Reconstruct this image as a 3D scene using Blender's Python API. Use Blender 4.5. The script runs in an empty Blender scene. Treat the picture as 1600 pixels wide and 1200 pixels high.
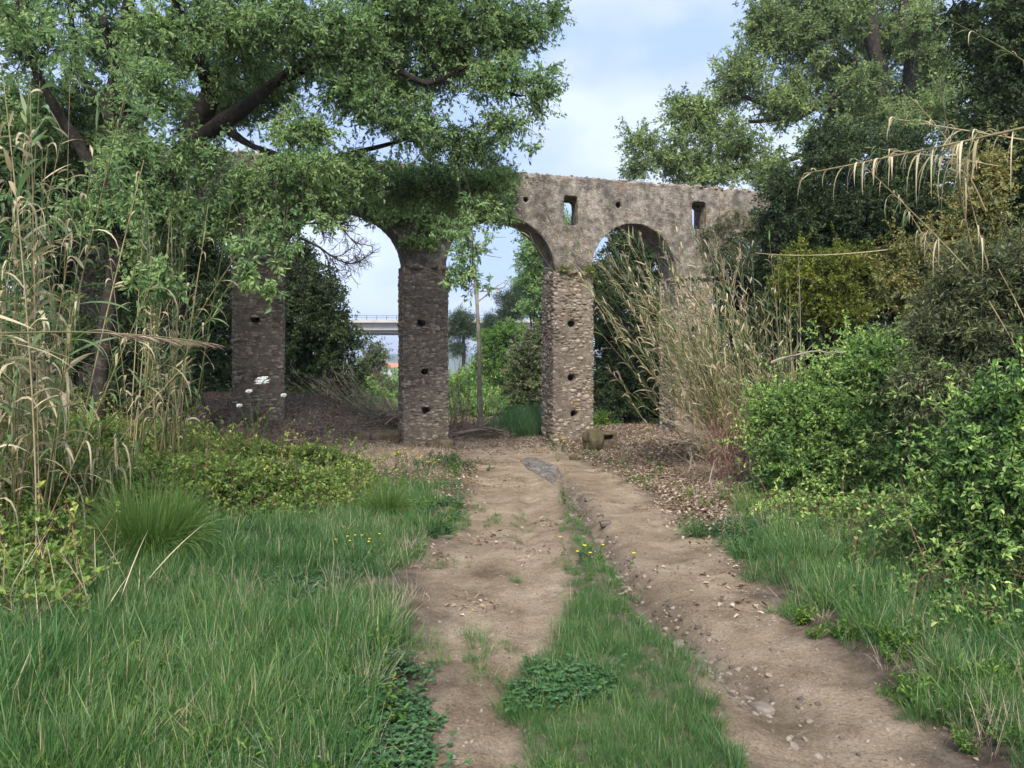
import bpy, bmesh, math, random
import numpy as np
from mathutils import Vector, Matrix

random.seed(7)
R = math.radians
scene = bpy.context.scene
col = scene.collection

# ------------------------------------------------------------------ camera
CAM_H, FPX, HOR = 1.65, 1155.0, 585.0
cd = bpy.data.cameras.new("camera")
cam = bpy.data.objects.new("camera", cd)
col.objects.link(cam)
cam.location = (0, 0, CAM_H)
cam.rotation_euler = (R(90), 0, 0)
cd.sensor_width = 36
cd.lens = 36 * FPX / 1600
cd.shift_y = -(600 - HOR) / 1600
cd.clip_start, cd.clip_end = 0.05, 6000
scene.camera = cam

# ------------------------------------------------------------------ world, sun, exposure
SUN_EL, SUN_AZ = 46, 2
world = bpy.data.worlds.new("World")
scene.world = world
world.use_nodes = True
nt = world.node_tree
nt.nodes.clear()
wo = nt.nodes.new("ShaderNodeOutputWorld")
sky = nt.nodes.new("ShaderNodeTexSky")
sky.sky_type = 'NISHITA'
sky.sun_disc = False
sky.sun_elevation = R(SUN_EL)
sky.sun_rotation = R(180 + SUN_AZ)
sky.dust_density = 2.0
bg1 = nt.nodes.new("ShaderNodeBackground")
bg1.inputs[1].default_value = 0.12
nt.links.new(sky.outputs[0], bg1.inputs[0])
tc = nt.nodes.new("ShaderNodeTexCoord")
mp = nt.nodes.new("ShaderNodeMapping")
mp.inputs['Scale'].default_value = (1.0, 1.0, 2.2)
mp.inputs['Location'].default_value = (0.35, 0.2, 0.1)
nt.links.new(tc.outputs['Generated'], mp.inputs[0])
nz = nt.nodes.new("ShaderNodeTexNoise")
nz.inputs['Scale'].default_value = 2.6
nz.inputs['Detail'].default_value = 5
nz.inputs['Roughness'].default_value = 0.5
nt.links.new(mp.outputs[0], nz.inputs[0])
rmp = nt.nodes.new("ShaderNodeValToRGB")
rmp.color_ramp.elements[0].position = 0.44
rmp.color_ramp.elements[0].color = (0.42, 0.55, 0.92, 1)
rmp.color_ramp.elements[1].position = 0.59
rmp.color_ramp.elements[1].color = (0.70, 0.77, 0.94, 1)
nt.links.new(nz.outputs[0], rmp.inputs[0])
bg2 = nt.nodes.new("ShaderNodeBackground")
bg2.inputs[1].default_value = 0.72
nt.links.new(rmp.outputs[0], bg2.inputs[0])
mx = nt.nodes.new("ShaderNodeMixShader")
mx.inputs[0].default_value = 0.82
nt.links.new(bg1.outputs[0], mx.inputs[1])
nt.links.new(bg2.outputs[0], mx.inputs[2])
nt.links.new(mx.outputs[0], wo.inputs[0])

sd = bpy.data.lights.new("sun", 'SUN')
sd.energy = 3.2
sd.angle = R(22)
sd.color = (1.0, 0.95, 0.86)
sun = bpy.data.objects.new("sun", sd)
col.objects.link(sun)
sun.rotation_euler = (R(90 - SUN_EL), 0, R(-SUN_AZ))

scene.view_settings.view_transform = 'Standard'
scene.view_settings.look = 'None'
scene.view_settings.gamma = 1
scene.view_settings.use_curve_mapping = False
scene.view_settings.exposure = 1.0
cy = scene.cycles
cy.max_bounces = 4
cy.diffuse_bounces = 3
cy.transmission_bounces = 3
cy.use_adaptive_sampling = True
cy.adaptive_threshold = 0.03
cy.transparent_max_bounces = 4
cy.caustics_reflective = cy.caustics_refractive = False

# ------------------------------------------------------------------ helpers
def W(px, py, D):
    """a point of the place: picture column and row, metres from the camera"""
    return np.array([(px - 800) / FPX * D, D, CAM_H + (HOR - py) / FPX * D])

def rng(s): return np.random.default_rng(s)

def _h(ix, iy, iz, seed):
    h = (ix.astype(np.int64) * 374761393 + iy.astype(np.int64) * 668265263 + iz.astype(np.int64) * 2147483647 + seed * 974711) & 0xffffffff
    h = ((h ^ (h >> 13)) * 1274126177) & 0xffffffff
    h = h ^ (h >> 16)
    return (h & 0xffff) / 65535.0

def vn(x, y, z=None, seed=0):
    x = np.asarray(x, float); y = np.asarray(y, float)
    z = np.zeros_like(x) if z is None else np.asarray(z, float)
    x, y, z = np.broadcast_arrays(x, y, z)
    ix, iy, iz = np.floor(x), np.floor(y), np.floor(z)
    fx, fy, fz = x - ix, y - iy, z - iz
    fx, fy, fz = [f * f * (3 - 2 * f) for f in (fx, fy, fz)]
    r = 0
    for a in (0, 1):
        for b in (0, 1):
            for c in (0, 1):
                r = r + _h(ix + a, iy + b, iz + c, seed) * (fx if a else 1 - fx) * (fy if b else 1 - fy) * (fz if c else 1 - fz)
    return r

def fbm(x, y, z=None, seed=0, o=4):
    s, a, t = 0, 0.5, 0
    for i in range(o):
        s = s + a * vn(np.asarray(x) * 2 ** i, np.asarray(y) * 2 ** i, None if z is None else np.asarray(z) * 2 ** i, seed + i)
        t += a; a *= 0.5
    return s / t

def sst(v, a, b):
    t = np.clip((v - a) / (b - a), 0, 1)
    return t * t * (3 - 2 * t)

def unit(v):
    return v / np.maximum(np.linalg.norm(v, axis=-1, keepdims=True), 1e-9)

def curve(p0, p1, p2, n):
    t = np.linspace(0, 1, n)[:, None]
    return (1 - t) ** 2 * p0 + 2 * t * (1 - t) * p1 + t * t * p2

def rdir(g, n):
    return unit(g.normal(size=(n, 3)))

class Geo:
    def __init__(self): self.v, self.q, self.t, self.a, self.n = [], [], [], [], 0
    def add(self, v, q=None, t=None, a=0.5):
        v = np.asarray(v, float).reshape(-1, 3)
        self.v.append(v)
        if q is not None: self.q.append(np.asarray(q).reshape(-1, 4) + self.n)
        if t is not None: self.t.append(np.asarray(t).reshape(-1, 3) + self.n)
        self.a.append(np.broadcast_to(np.asarray(a, float), (len(v),)) if np.ndim(a) == 0 else np.asarray(a, float).reshape(-1))
        self.n += len(v)
    def mesh(self, name, mat, smooth=False):
        me = bpy.data.meshes.new(name)
        if not self.n: return me
        v = np.concatenate(self.v)
        q = np.concatenate(self.q) if self.q else np.zeros((0, 4), int)
        t = np.concatenate(self.t) if self.t else np.zeros((0, 3), int)
        me.vertices.add(len(v)); me.vertices.foreach_set('co', v.astype(np.float32).ravel())
        li = np.concatenate([q.ravel(), t.ravel()]).astype(np.int32)
        me.loops.add(len(li)); me.loops.foreach_set('vertex_index', li)
        ls = np.concatenate([np.arange(len(q)) * 4, len(q) * 4 + np.arange(len(t)) * 3]).astype(np.int32)
        me.polygons.add(len(ls)); me.polygons.foreach_set('loop_start', ls)
        me.polygons.foreach_set('use_smooth', np.full(len(ls), smooth))
        at = me.attributes.new('tint', 'FLOAT', 'POINT')
        at.data.foreach_set('value', np.concatenate(self.a).astype(np.float32))
        me.update(calc_edges=True)
        me.materials.append(mat)
        return me
    def build(self, name, mat, parent=None, smooth=False):
        return link(name, self.mesh(name, mat, smooth), parent)

def link(name, data, parent=None):
    o = bpy.data.objects.new(name, data)
    col.objects.link(o)
    if parent is not None: o.parent = parent
    return o

def tag(o, label=None, cat=None, group=None, kind=None):
    if label: o['label'] = label
    if cat: o['category'] = cat
    if group: o['group'] = group
    if kind: o['kind'] = kind
    return o

def thing(name, label, cat, loc=(0, 0, 0), rz=0, group=None):
    o = bpy.data.objects.new(name, None)
    o.empty_display_size = 0.2
    col.objects.link(o)
    o.location = loc; o.rotation_euler = (0, 0, rz)
    return tag(o, label, cat, group)

def tubes(g, P, Rr, sides=5, a=0.5, cap=False):
    """P (M,K,3) centre lines, Rr (M,K) radii"""
    P = np.asarray(P, float)
    if P.ndim == 2: P = P[None]; Rr = np.asarray(Rr, float)[None]
    Rr = np.asarray(Rr, float)
    M, K, _ = P.shape
    d = np.gradient(P, axis=1); d = unit(d)
    ref = np.where(np.abs(d[:, :1, 2:3]) > 0.9, np.array([[[1.0, 0, 0]]]), np.array([[[0, 0, 1.0]]]))
    ref = np.broadcast_to(ref, d.shape)
    u = unit(np.cross(d, ref)); w = np.cross(d, u)
    an = np.arange(sides) * 2 * np.pi / sides
    V = P[:, :, None] + Rr[:, :, None, None] * (np.cos(an)[None, None, :, None] * u[:, :, None] + np.sin(an)[None, None, :, None] * w[:, :, None])
    idx = np.arange(M * K * sides).reshape(M, K, sides)
    nx = np.roll(idx, -1, axis=2)
    q = np.stack([idx[:, :-1], nx[:, :-1], nx[:, 1:], idx[:, 1:]], -1).reshape(-1, 4)
    aa = np.broadcast_to(np.asarray(a, float).reshape(-1, 1, 1) if np.ndim(a) else a, (M, K, sides)).reshape(-1)
    t = None
    if cap:
        b = M * K * sides
        V2 = V.reshape(-1, 3); ends = P[:, -1]
        t = np.stack([idx[:, -1], nx[:, -1], np.broadcast_to((b + np.arange(M))[:, None], (M, sides))], -1).reshape(-1, 3)
        g.add(np.concatenate([V2, ends]), q, t, np.concatenate([aa, np.full(M, 0.9)]))
        return
    g.add(V, q, None, aa)

def leaves(g, p, d, n, L, Wd, a, kind='d', fold=0.25):
    """p base, d direction, n rough normal; (N,3)"""
    N = len(p)
    d = unit(d); s = unit(np.cross(d, n)); nn = np.cross(s, d)
    L = np.broadcast_to(L, (N,))[:, None]; Wd = np.broadcast_to(Wd, (N,))[:, None]
    if kind == 'd':
        V = np.stack([p, p + d * L * .45 + s * Wd * .5 + nn * Wd * fold, p + d * L, p + d * L * .45 - s * Wd * .5 + nn * Wd * fold], 1)
        b = np.arange(N)[:, None] * 4
        t = np.concatenate([b + [0, 1, 2], b + [0, 2, 3]])
        g.add(V, None, t, np.repeat(a, 4))
    else:
        dr = nn * L * -0.12
        V = np.stack([p, p + d * L * .3 + s * Wd * .46 + nn * Wd * fold, p + d * L * .68 + s * Wd * .38 + nn * Wd * fold + dr * .4, p + d * L + dr,
                      p + d * L * .68 - s * Wd * .38 + nn * Wd * fold + dr * .4, p + d * L * .3 - s * Wd * .46 + nn * Wd * fold], 1)
        b = np.arange(N)[:, None] * 6
        q = np.concatenate([b + [0, 1, 2, 3], b + [0, 3, 4, 5]])
        g.add(V, q, None, np.repeat(a, 6))

def blades(g, p, d, L, Wd, droop, a, segs=4, side=None, G=None, base=0.35, peak=0.25):
    """long leaves and grass: ribbons that arch over"""
    N = len(p); G = G or rng(3)
    d = unit(d)
    L = np.broadcast_to(L, (N,)); Wd = np.broadcast_to(Wd, (N,)); droop = np.broadcast_to(droop, (N,))
    if side is None:
        side = unit(np.cross(d, np.array([0, 0, 1.0])) + G.normal(size=(N, 3)) * .35)
    t = np.linspace(0, 1, segs + 1)
    P = p[:, None] + d[:, None] * (L[:, None] * t)[:, :, None]
    P[:, :, 2] -= (droop * L)[:, None] * t ** 2.0
    sh = 1 - 0.35 * np.clip(droop, 0, 1.5)[:, None] * t ** 2
    P[:, :, :2] = p[:, None, :2] + (P[:, :, :2] - p[:, None, :2]) * sh[:, :, None]
    prof = np.where(t < peak, base + (1 - base) * t / peak, 1 - ((t - peak) / (1 - peak)) ** 1.6)
    w = Wd[:, None] * prof * .5
    tw = G.normal(size=(N, 1)) * 0.6
    V = np.stack([P - side[:, None] * w[..., None], P + side[:, None] * w[..., None]], 2)
    idx = np.arange(N * (segs + 1) * 2).reshape(N, segs + 1, 2)
    q = np.stack([idx[:, :-1, 0], idx[:, :-1, 1], idx[:, 1:, 1], idx[:, 1:, 0]], -1).reshape(-1, 4)
    g.add(V, q, None, np.repeat(np.broadcast_to(a, (N,)), (segs + 1) * 2))

# ------------------------------------------------------------------ materials
def newmat(name):
    m = bpy.data.materials.new(name); m.use_nodes = True
    m.node_tree.nodes.clear()
    return m, m.node_tree, m.node_tree.nodes.new("ShaderNodeOutputMaterial")

def N(nt, kind, **kw):
    n = nt.nodes.new("ShaderNode" + kind)
    for k, v in kw.items():
        if k.startswith('i_'):
            key = k[2:]
            key = int(key) if key.isdigit() else key.replace('_', ' ')
            n.inputs[key].default_value = v
        else: setattr(n, k, v)
    return n

def ramp(nt, src, stops):
    r = N(nt, "ValToRGB")
    e = r.color_ramp.elements
    while len(e) < len(stops): e.new(0.5)
    for k, (p, c) in enumerate(stops):
        e[k].position = p; e[k].color = (*c, 1) if len(c) == 3 else c
    nt.links.new(src, r.inputs[0])
    return r

def leafmat(name, stops, trans=0.35, rough=0.5, noise=0.35, nscale=1.3, spec=0.35, gain=1.0):
    """leaf colour picked by each leaf's own tint plus broad patches"""
    m, nt, out = newmat(name)
    at = N(nt, "Attribute", attribute_name='tint')
    geo = N(nt, "NewGeometry")
    nz = N(nt, "TexNoise", i_Scale=nscale, i_Detail=1.0)
    nt.links.new(geo.outputs['Position'], nz.inputs['Vector'])
    ma = N(nt, "Math", operation='MULTIPLY_ADD')
    nt.links.new(nz.outputs[0], ma.inputs[0]); ma.inputs[1].default_value = noise * 2; 
    sb = N(nt, "Math", operation='SUBTRACT'); nt.links.new(at.outputs['Fac'], sb.inputs[0]); sb.inputs[1].default_value = noise
    nt.links.new(sb.outputs[0], ma.inputs[2])
    rp = ramp(nt, ma.outputs[0], [(p, tuple(min(.85, q * gain) for q in c)) for p, c in stops])
    b = N(nt, "BsdfPrincipled", i_Roughness=rough)
    b.inputs['Specular IOR Level'].default_value = spec
    nt.links.new(rp.outputs[0], b.inputs['Base Color'])
    tr = N(nt, "BsdfTranslucent")
    hs = N(nt, "HueSaturation", i_Hue=0.49, i_Saturation=1.1, i_Value=1.25)
    nt.links.new(rp.outputs[0], hs.inputs['Color']); nt.links.new(hs.outputs[0], tr.inputs[0])
    mx = N(nt, "MixShader"); mx.inputs[0].default_value = trans
    nt.links.new(b.outputs[0], mx.inputs[1]); nt.links.new(tr.outputs[0], mx.inputs[2])
    nt.links.new(mx.outputs[0], out.inputs[0])
    return m

def roughmat(name, layers, scale=4.0, rough=0.9, bump=0.4, bscale=25.0, bdist=0.02, tint=0.0, streak=0, extra=None):
    """mineral or bark: a ramp over noise in the thing's own space, optional tint attribute"""
    m, nt, out = newmat(name)
    tcn = N(nt, "NewGeometry")
    nz = N(nt, "TexNoise", i_Scale=scale, i_Detail=5.0, i_Roughness=0.65)
    nt.links.new(tcn.outputs['Position'], nz.inputs['Vector'])
    src = nz.outputs[0]
    if tint:
        at = N(nt, "Attribute", attribute_name='tint')
        ma = N(nt, "Math", operation='MULTIPLY_ADD'); ma.inputs[1].default_value = tint
        sb = N(nt, "Math", operation='SUBTRACT'); sb.inputs[1].default_value = 0.5
        nt.links.new(at.outputs['Fac'], sb.inputs[0]); nt.links.new(sb.outputs[0], ma.inputs[0]); nt.links.new(src, ma.inputs[2])
        src = ma.outputs[0]
    rp = ramp(nt, src, layers)
    cout = rp.outputs[0]
    if streak:
        ms = N(nt, "Mapping"); ms.inputs['Scale'].default_value = (1.6, 1.6, .30); nt.links.new(tcn.outputs['Position'], ms.inputs[0])
        n4 = N(nt, "TexNoise", i_Scale=1.0, i_Detail=4.0, i_Roughness=0.6); nt.links.new(ms.outputs[0], n4.inputs['Vector'])
        r4 = ramp(nt, n4.outputs[0], [(.38, (.42, .40, .39)), (.52, (.95, .94, .93)), (.7, (1.12, 1.08, 1.04))])
        m4 = N(nt, "MixRGB", blend_type='MULTIPLY'); m4.inputs[0].default_value = streak
        nt.links.new(cout, m4.inputs[1]); nt.links.new(r4.outputs[0], m4.inputs[2]); cout = m4.outputs[0]
    for (sc, lo, hi, c, off) in (extra or []):
        n2 = N(nt, "TexNoise", i_Scale=sc, i_Detail=6.0, i_Roughness=0.65)
        mp = N(nt, "Mapping"); mp.inputs['Location'].default_value = (off, off * 1.7, off * .3)
        nt.links.new(tcn.outputs['Position'], mp.inputs[0]); nt.links.new(mp.outputs[0], n2.inputs['Vector'])
        mr = N(nt, "MapRange"); mr.inputs[1].default_value = lo; mr.inputs[2].default_value = hi
        nt.links.new(n2.outputs[0], mr.inputs[0])
        mc = N(nt, "MixRGB"); mc.inputs[2].default_value = (*c, 1)
        nt.links.new(mr.outputs[0], mc.inputs[0]); nt.links.new(cout, mc.inputs[1]); cout = mc.outputs[0]
    b = N(nt, "BsdfPrincipled", i_Roughness=rough)
    b.inputs['Specular IOR Level'].default_value = 0.2
    nt.links.new(cout, b.inputs['Base Color'])
    nb = N(nt, "TexNoise", i_Scale=bscale, i_Detail=4.0, i_Roughness=0.7)
    nt.links.new(tcn.outputs['Position'], nb.inputs['Vector'])
    bp = N(nt, "Bump", i_Strength=bump, i_Distance=bdist)
    nt.links.new(nb.outputs[0], bp.inputs['Height']); nt.links.new(bp.outputs[0], b.inputs['Normal'])
    nt.links.new(b.outputs[0], out.inputs[0])
    return m

M = {}
M['oak'] = leafmat('oak_leaf', [(0.05, (.045, .080, .030)), (.45, (.094, .152, .060)), (.95, (.20, .265, .105))], .48, gain=2.05)
M['oak_far'] = leafmat('far_oak_leaf', [(0.05, (.05, .075, .032)), (.5, (.105, .15, .058)), (.95, (.20, .25, .09))], .45, gain=2.1)
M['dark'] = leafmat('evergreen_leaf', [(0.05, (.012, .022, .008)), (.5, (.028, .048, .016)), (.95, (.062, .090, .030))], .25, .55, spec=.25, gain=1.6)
M['yellowgreen'] = leafmat('yellow_green_leaf', [(0.05, (.05, .075, .012)), (.5, (.125, .155, .020)), (.95, (.24, .27, .05))], .4, gain=1.3)
M['golden'] = leafmat('golden_leaf', [(0.05, (.08, .10, .030)), (.4, (.155, .175, .050)), (.75, (.27, .26, .08)), (.97, (.42, .34, .14))], .4, gain=1.3)
M['olive'] = leafmat('olive_leaf', [(0.05, (.034, .048, .020)), (.5, (.085, .105, .044)), (.95, (.19, .20, .09))], .3, .5, gain=1.5)
M['bright'] = leafmat('fresh_leaf', [(0.05, (.035, .080, .018)), (.5, (.085, .17, .032)), (.95, (.19, .27, .05))], .4, gain=1.3)
M['shrub'] = leafmat('shrub_leaf', [(0.05, (.030, .060, .022)), (.45, (.075, .135, .040)), (.8, (.15, .22, .06)), (.97, (.26, .31, .10))], .42, gain=2.25)
M['bramble'] = leafmat('bramble_leaf', [(0.03, (.035, .075, .018)), (.45, (.09, .155, .035)), (.8, (.165, .22, .05)), (.97, (.27, .29, .08))], .4, gain=1.65)
M['grass'] = leafmat('grass_blade', [(0.0, (.028, .075, .028)), (.4, (.058, .140, .042)), (.8, (.110, .205, .055)), (.97, (.20, .25, .09)), (1.0, (.40, .34, .20))], .35, .45, noise=.4, nscale=.8, gain=1.2)
M['tussock'] = leafmat('tussock_blade', [(0.05, (.05, .10, .022)), (.5, (.09, .165, .035)), (.95, (.16, .24, .07))], .3, .45, gain=1.15)
M['clover'] = leafmat('clover_leaf', [(0.05, (.028, .075, .028)), (.5, (.050, .125, .042)), (.95, (.09, .18, .06))], .3, .5, nscale=2)
M['reed'] = leafmat('reed_blade', [(0.02, (.07, .13, .055)), (.42, (.13, .20, .075)), (.55, (.33, .29, .15)), (.95, (.58, .49, .33))], .35, .45, noise=.08, gain=1.15)
M['cane'] = roughmat('cane_stem', [(.15, (.09, .12, .04)), (.45, (.20, .16, .08)), (.85, (.42, .34, .20))], 6, .5, .1, tint=.8)
M['plume'] = leafmat('reed_plume', [(0.05, (.30, .23, .16)), (.95, (.60, .50, .38))], .3, .7)
M['deadleaf'] = leafmat('dry_leaf', [(0.05, (.10, .06, .035)), (.4, (.22, .15, .095)), (.75, (.36, .28, .19)), (.97, (.52, .45, .36))], .1, .8, noise=.15)
M['twig'] = roughmat('dry_twig', [(.3, (.14, .10, .07)), (.7, (.38, .31, .24))], 5, .8, .2, tint=.8)
M['redtwig'] = roughmat('red_twig', [(.3, (.10, .04, .035)), (.7, (.26, .14, .11))], 5, .8, .2, tint=.6)
M['bark'] = roughmat('bark', [(.3, (.025, .020, .016)), (.55, (.050, .041, .033)), (.78, (.13, .115, .095))], 9, .95, .9, 30, .04)
M['palebark'] = roughmat('pale_bark', [(.3, (.16, .13, .10)), (.7, (.38, .33, .27))], 6, .9, .4)
LICH = [(3.2, .60, .70, (.30, .15, .035), 3.1), (9.0, .62, .70, (.42, .40, .34), 8.3), (1.1, .55, .75, (.060, .050, .042), 5.0)]
M['plaster'] = roughmat('old_render', [(.28, (.09, .075, .059)), (.43, (.225, .192, .157)), (.57, (.345, .304, .255)), (.75, (.52, .475, .41))], 6.5, .95, .9, 24, .06,
                        extra=[(1.6, .50, .72, (.075, .068, .060), 2.0), (2.6, .62, .72, (.30, .155, .05), 3.1), (14.0, .60, .70, (.42, .38, .33), 8.3), (26.0, .58, .68, (.07, .058, .048), 1.3)], streak=.6)
M['mortar'] = roughmat('mortar', [(.3, (.12, .095, .070)), (.55, (.24, .195, .150)), (.8, (.37, .31, .245))], 7, .95, .9, 30, .04)
M['stone'] = roughmat('rubble_stone', [(.2, (.11, .088, .066)), (.42, (.22, .178, .136)), (.6, (.335, .28, .22)), (.88, (.55, .49, .41))], 12, .95, .8, 45, .02, tint=.30,
                      extra=[(2.4, .59, .70, (.30, .185, .065), 3.1), (1.3, .56, .74, (.095, .078, .062), 5.0), (7.0, .62, .68, (.50, .47, .41), 6.0)])
M['mossy'] = roughmat('mossy_stone', [(.3, (.055, .042, .026)), (.55, (.13, .10, .062)), (.8, (.26, .22, .16))], 6, .95, .6, 30, .02,
                      extra=[(4, .5, .66, (.07, .075, .02), 3.0)])
M['greystone'] = roughmat('grey_stone', [(.3, (.095, .078, .062)), (.7, (.27, .225, .18))], 8, .9, .6, 40, .02, tint=.5)
M['cement'] = roughmat('weathered_cement', [(.3, (.09, .075, .065)), (.48, (.20, .18, .165)), (.75, (.36, .335, .315))], 11, .8, 1.0, 26, .06, streak=0, extra=[(5.0, .52, .6, (.14, .105, .075), 4.0)])
M['concrete'] = roughmat('bridge_concrete', [(.3, (.33, .315, .29)), (.7, (.50, .48, .45))], .25, .85, .1)
M['darksteel'] = roughmat('bridge_girder', [(.3, (.05, .06, .07)), (.7, (.09, .10, .11))], 1, .6, .1)
M['hill'] = roughmat('hill_cover', [(.3, (.05, .07, .035)), (.55, (.08, .10, .05)), (.75, (.22, .19, .13))], .02, .95, .1)
M['white'] = roughmat('white_wall', [(.3, (.42, .38, .32)), (.7, (.5, .46, .40))], 1, .8, .1)
M['tiles'] = roughmat('roof_tiles', [(.3, (.36, .14, .07)), (.7, (.48, .22, .12))], 1, .9, .1)
M['window'] = roughmat('dark_window', [(.3, (.03, .035, .04)), (.7, (.05, .055, .06))], 1, .3, .0)
M['petal_y'] = roughmat('yellow_petal', [(.3, (.75, .55, .02)), (.7, (.85, .68, .04))], 5, .7, .0)
M['petal_w'] = roughmat('white_petal', [(.3, (.7, .7, .66)), (.7, (.82, .82, .8))], 5, .7, .0)

# ------------------------------------------------------------------ terrain
rows = np.array([1190, 1100, 1050, 1000, 950, 900, 850, 800, 760, 730, 705, 690, 680], float)
rowY = FPX * CAM_H / (rows - HOR)
def poly(pxs): return (np.array(pxs, float) - 800) / FPX * rowY
E_L = poly([640, 645, 655, 680, 668, 662, 682, 716, 738, 728, 715, 712, 720])
E_R = poly([1490, 1400, 1330, 1262, 1205, 1160, 1118, 1062, 1000, 945, 885, 850, 845])
C_L = poly([790, 800, 822, 850, 900, 896, 888, 874, 872, 870, 868, 868, 868])
C_R = poly([1165, 1115, 1095, 1055, 1010, 972, 925, 898, 878, 872, 870, 868, 868])
G_X = poly([1330, 1230, 1165, 1085, 1020, 978, 945, 912, 888, 872, 860, 858, 858])
def eL(y): return np.interp(y, rowY, E_L)
def eR(y): return np.interp(y, rowY, E_R)
def cL(y): return np.interp(y, rowY, C_L)
def cR(y): return np.interp(y, rowY, C_R)
def gX(y): return np.interp(y, rowY, G_X)

def height(x, y):
    x = np.asarray(x, float); y = np.asarray(y, float)
    l, r_ = eL(y), eR(y)
    near = 1 - sst(y, 19, 23)
    h = (fbm(x * .5, y * .5, seed=3) - .5) * .16
    outside = np.maximum(np.maximum(l - x, x - r_), 0)
    h = h * (0.35 + 0.65 * sst(outside, 0, 1.5))
    h = h + near * (.07 * sst(outside, 0, .35) + .12 * sst(outside, .3, 2.5))
    # bank on the left below the arcade, and beyond it
    h = h + .85 * sst(-x, 2.2, 6.0) * sst(y, 12.5, 17.5) * (1 - sst(y, 30, 50))
    h = h + .15 * sst(y, 17, 20) * (1 - sst(y, 26, 40))
    h = h + .30 * sst(-x, 3.0, 7.0) * (1 - sst(y, 12, 16))
    # bank on the right
    h = h + .55 * sst(x - r_, .8, 4.5) * (1 - sst(y, 13, 18)) + .4 * sst(x, 5, 9) * sst(y, 13, 18) * (1 - sst(y, 30, 50))
    # wheel ruts and the washed-out gully
    g = gX(y) + .06 * (vn(y * 1.7, y * 0, seed=9) - .5)
    gw = np.interp(y, [3, 6, 9, 13], [.22, .13, .10, .05])
    gd = np.interp(y, [3, 5, 8, 12, 14], [.05, .16, .14, .07, 0])
    h = h - gd * np.exp(-((x - g) / gw) ** 2) * (0.6 + .8 * vn(x * 3, y * 3, seed=4))
    ml = (l + cL(y)) / 2
    h = h - .045 * near * np.exp(-((x - ml - .22) / .10) ** 2) * (vn(x * 2, y * 1.2, seed=14) + .3) - .02 * near * np.exp(-((x - ml + .3) / .2) ** 2)
    h = h - .03 * near * np.exp(-((x - (g + r_) / 2 - .1) / .22) ** 2)
    inside = (x > l) & (x < r_)
    h = h + .03 * near * np.exp(-((x - (cL(y) + cR(y)) / 2) / .2) ** 2)
    fine = (fbm(x * 5, y * 5, seed=21, o=4) - .5) * .045 + (fbm(x * 17, y * 17, seed=27, o=2) - .5) * .02
    h = h + fine * (1 - sst(y, 15, 25))
    # the valley
    h = h - 12 * sst(y, 26, 110) - 6 * sst(y, 110, 260)
    return h

def build_ground():
    xs = [-2.6]
    while xs[-1] < 4.2: xs.append(xs[-1] + .045)
    s = .05
    while xs[-1] < 1500: s *= 1.085; xs.append(xs[-1] + s)
    s = .05; left = [-2.6]
    while left[-1] > -1500: s *= 1.085; left.append(left[-1] - s)
    xs = np.array(left[:0:-1] + xs)
    ys = [-60, -40, -28, -20, -14, -10, -7, -5, -3.5, -2, -1, -.3, .3, .8, 1.3, 1.7, 2.0, 2.25, 2.45]
    while ys[-1] < 22: ys.append(ys[-1] + max(.022, ys[-1] * .0065))
    s = .2
    while ys[-1] < 3000: s *= 1.09; ys.append(ys[-1] + s)
    ys = np.array(ys, float)
    X, Y = np.meshgrid(xs, ys)
    Z = height(X, Y)
    nx, ny = len(xs), len(ys)
    wob = (fbm(X * 2.2, Y * 2.2, seed=40, o=4) - .5) * .7
    dl, dr = X - eL(Y) + wob, eR(Y) - X + wob
    dirt = sst(np.minimum(dl, dr), -.25, .2) * (1 - sst(Y, 18.5, 20))
    stripc = 1 - sst(np.abs(X - (cL(Y) + cR(Y)) / 2) - (cR(Y) - cL(Y)) / 2 + wob * .4, -.1, .1)
    dirt = dirt * (1 - .75 * stripc * (1 - sst(Y, 9, 12)))
    gul = np.exp(-((X - gX(Y)) / .14) ** 2) * sst(Y, 3, 5) * (1 - sst(Y, 10, 13))
    idx = np.arange(nx * ny).reshape(ny, nx)
    q = np.stack([idx[:-1, :-1], idx[:-1, 1:], idx[1:, 1:], idx[1:, :-1]], -1).reshape(-1, 4)
    cx = (X[:-1, :-1] + X[1:, 1:]).ravel() / 2; cyy = (Y[:-1, :-1] + Y[1:, 1:]).ravel() / 2
    ins = (cx > eL(cyy)) & (cx < eR(cyy)) & (cyy > -60) & (cyy < 20)
    V = np.stack([X, Y, Z], -1).reshape(-1, 3)
    for name, msk in (('dirt_track', ins), ('ground', ~ins)):
        qq = q[msk]; used, inv = np.unique(qq, return_inverse=True)
        g = Geo(); g.add(V[used], inv.reshape(-1, 4), None, dirt.ravel()[used])
        o = g.build(name, M['soil'], smooth=True)
        a2 = o.data.attributes.new('gully', 'FLOAT', 'POINT'); a2.data.foreach_set('value', gul.ravel()[used].astype(np.float32))
        o['kind'] = 'structure'
    return

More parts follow.
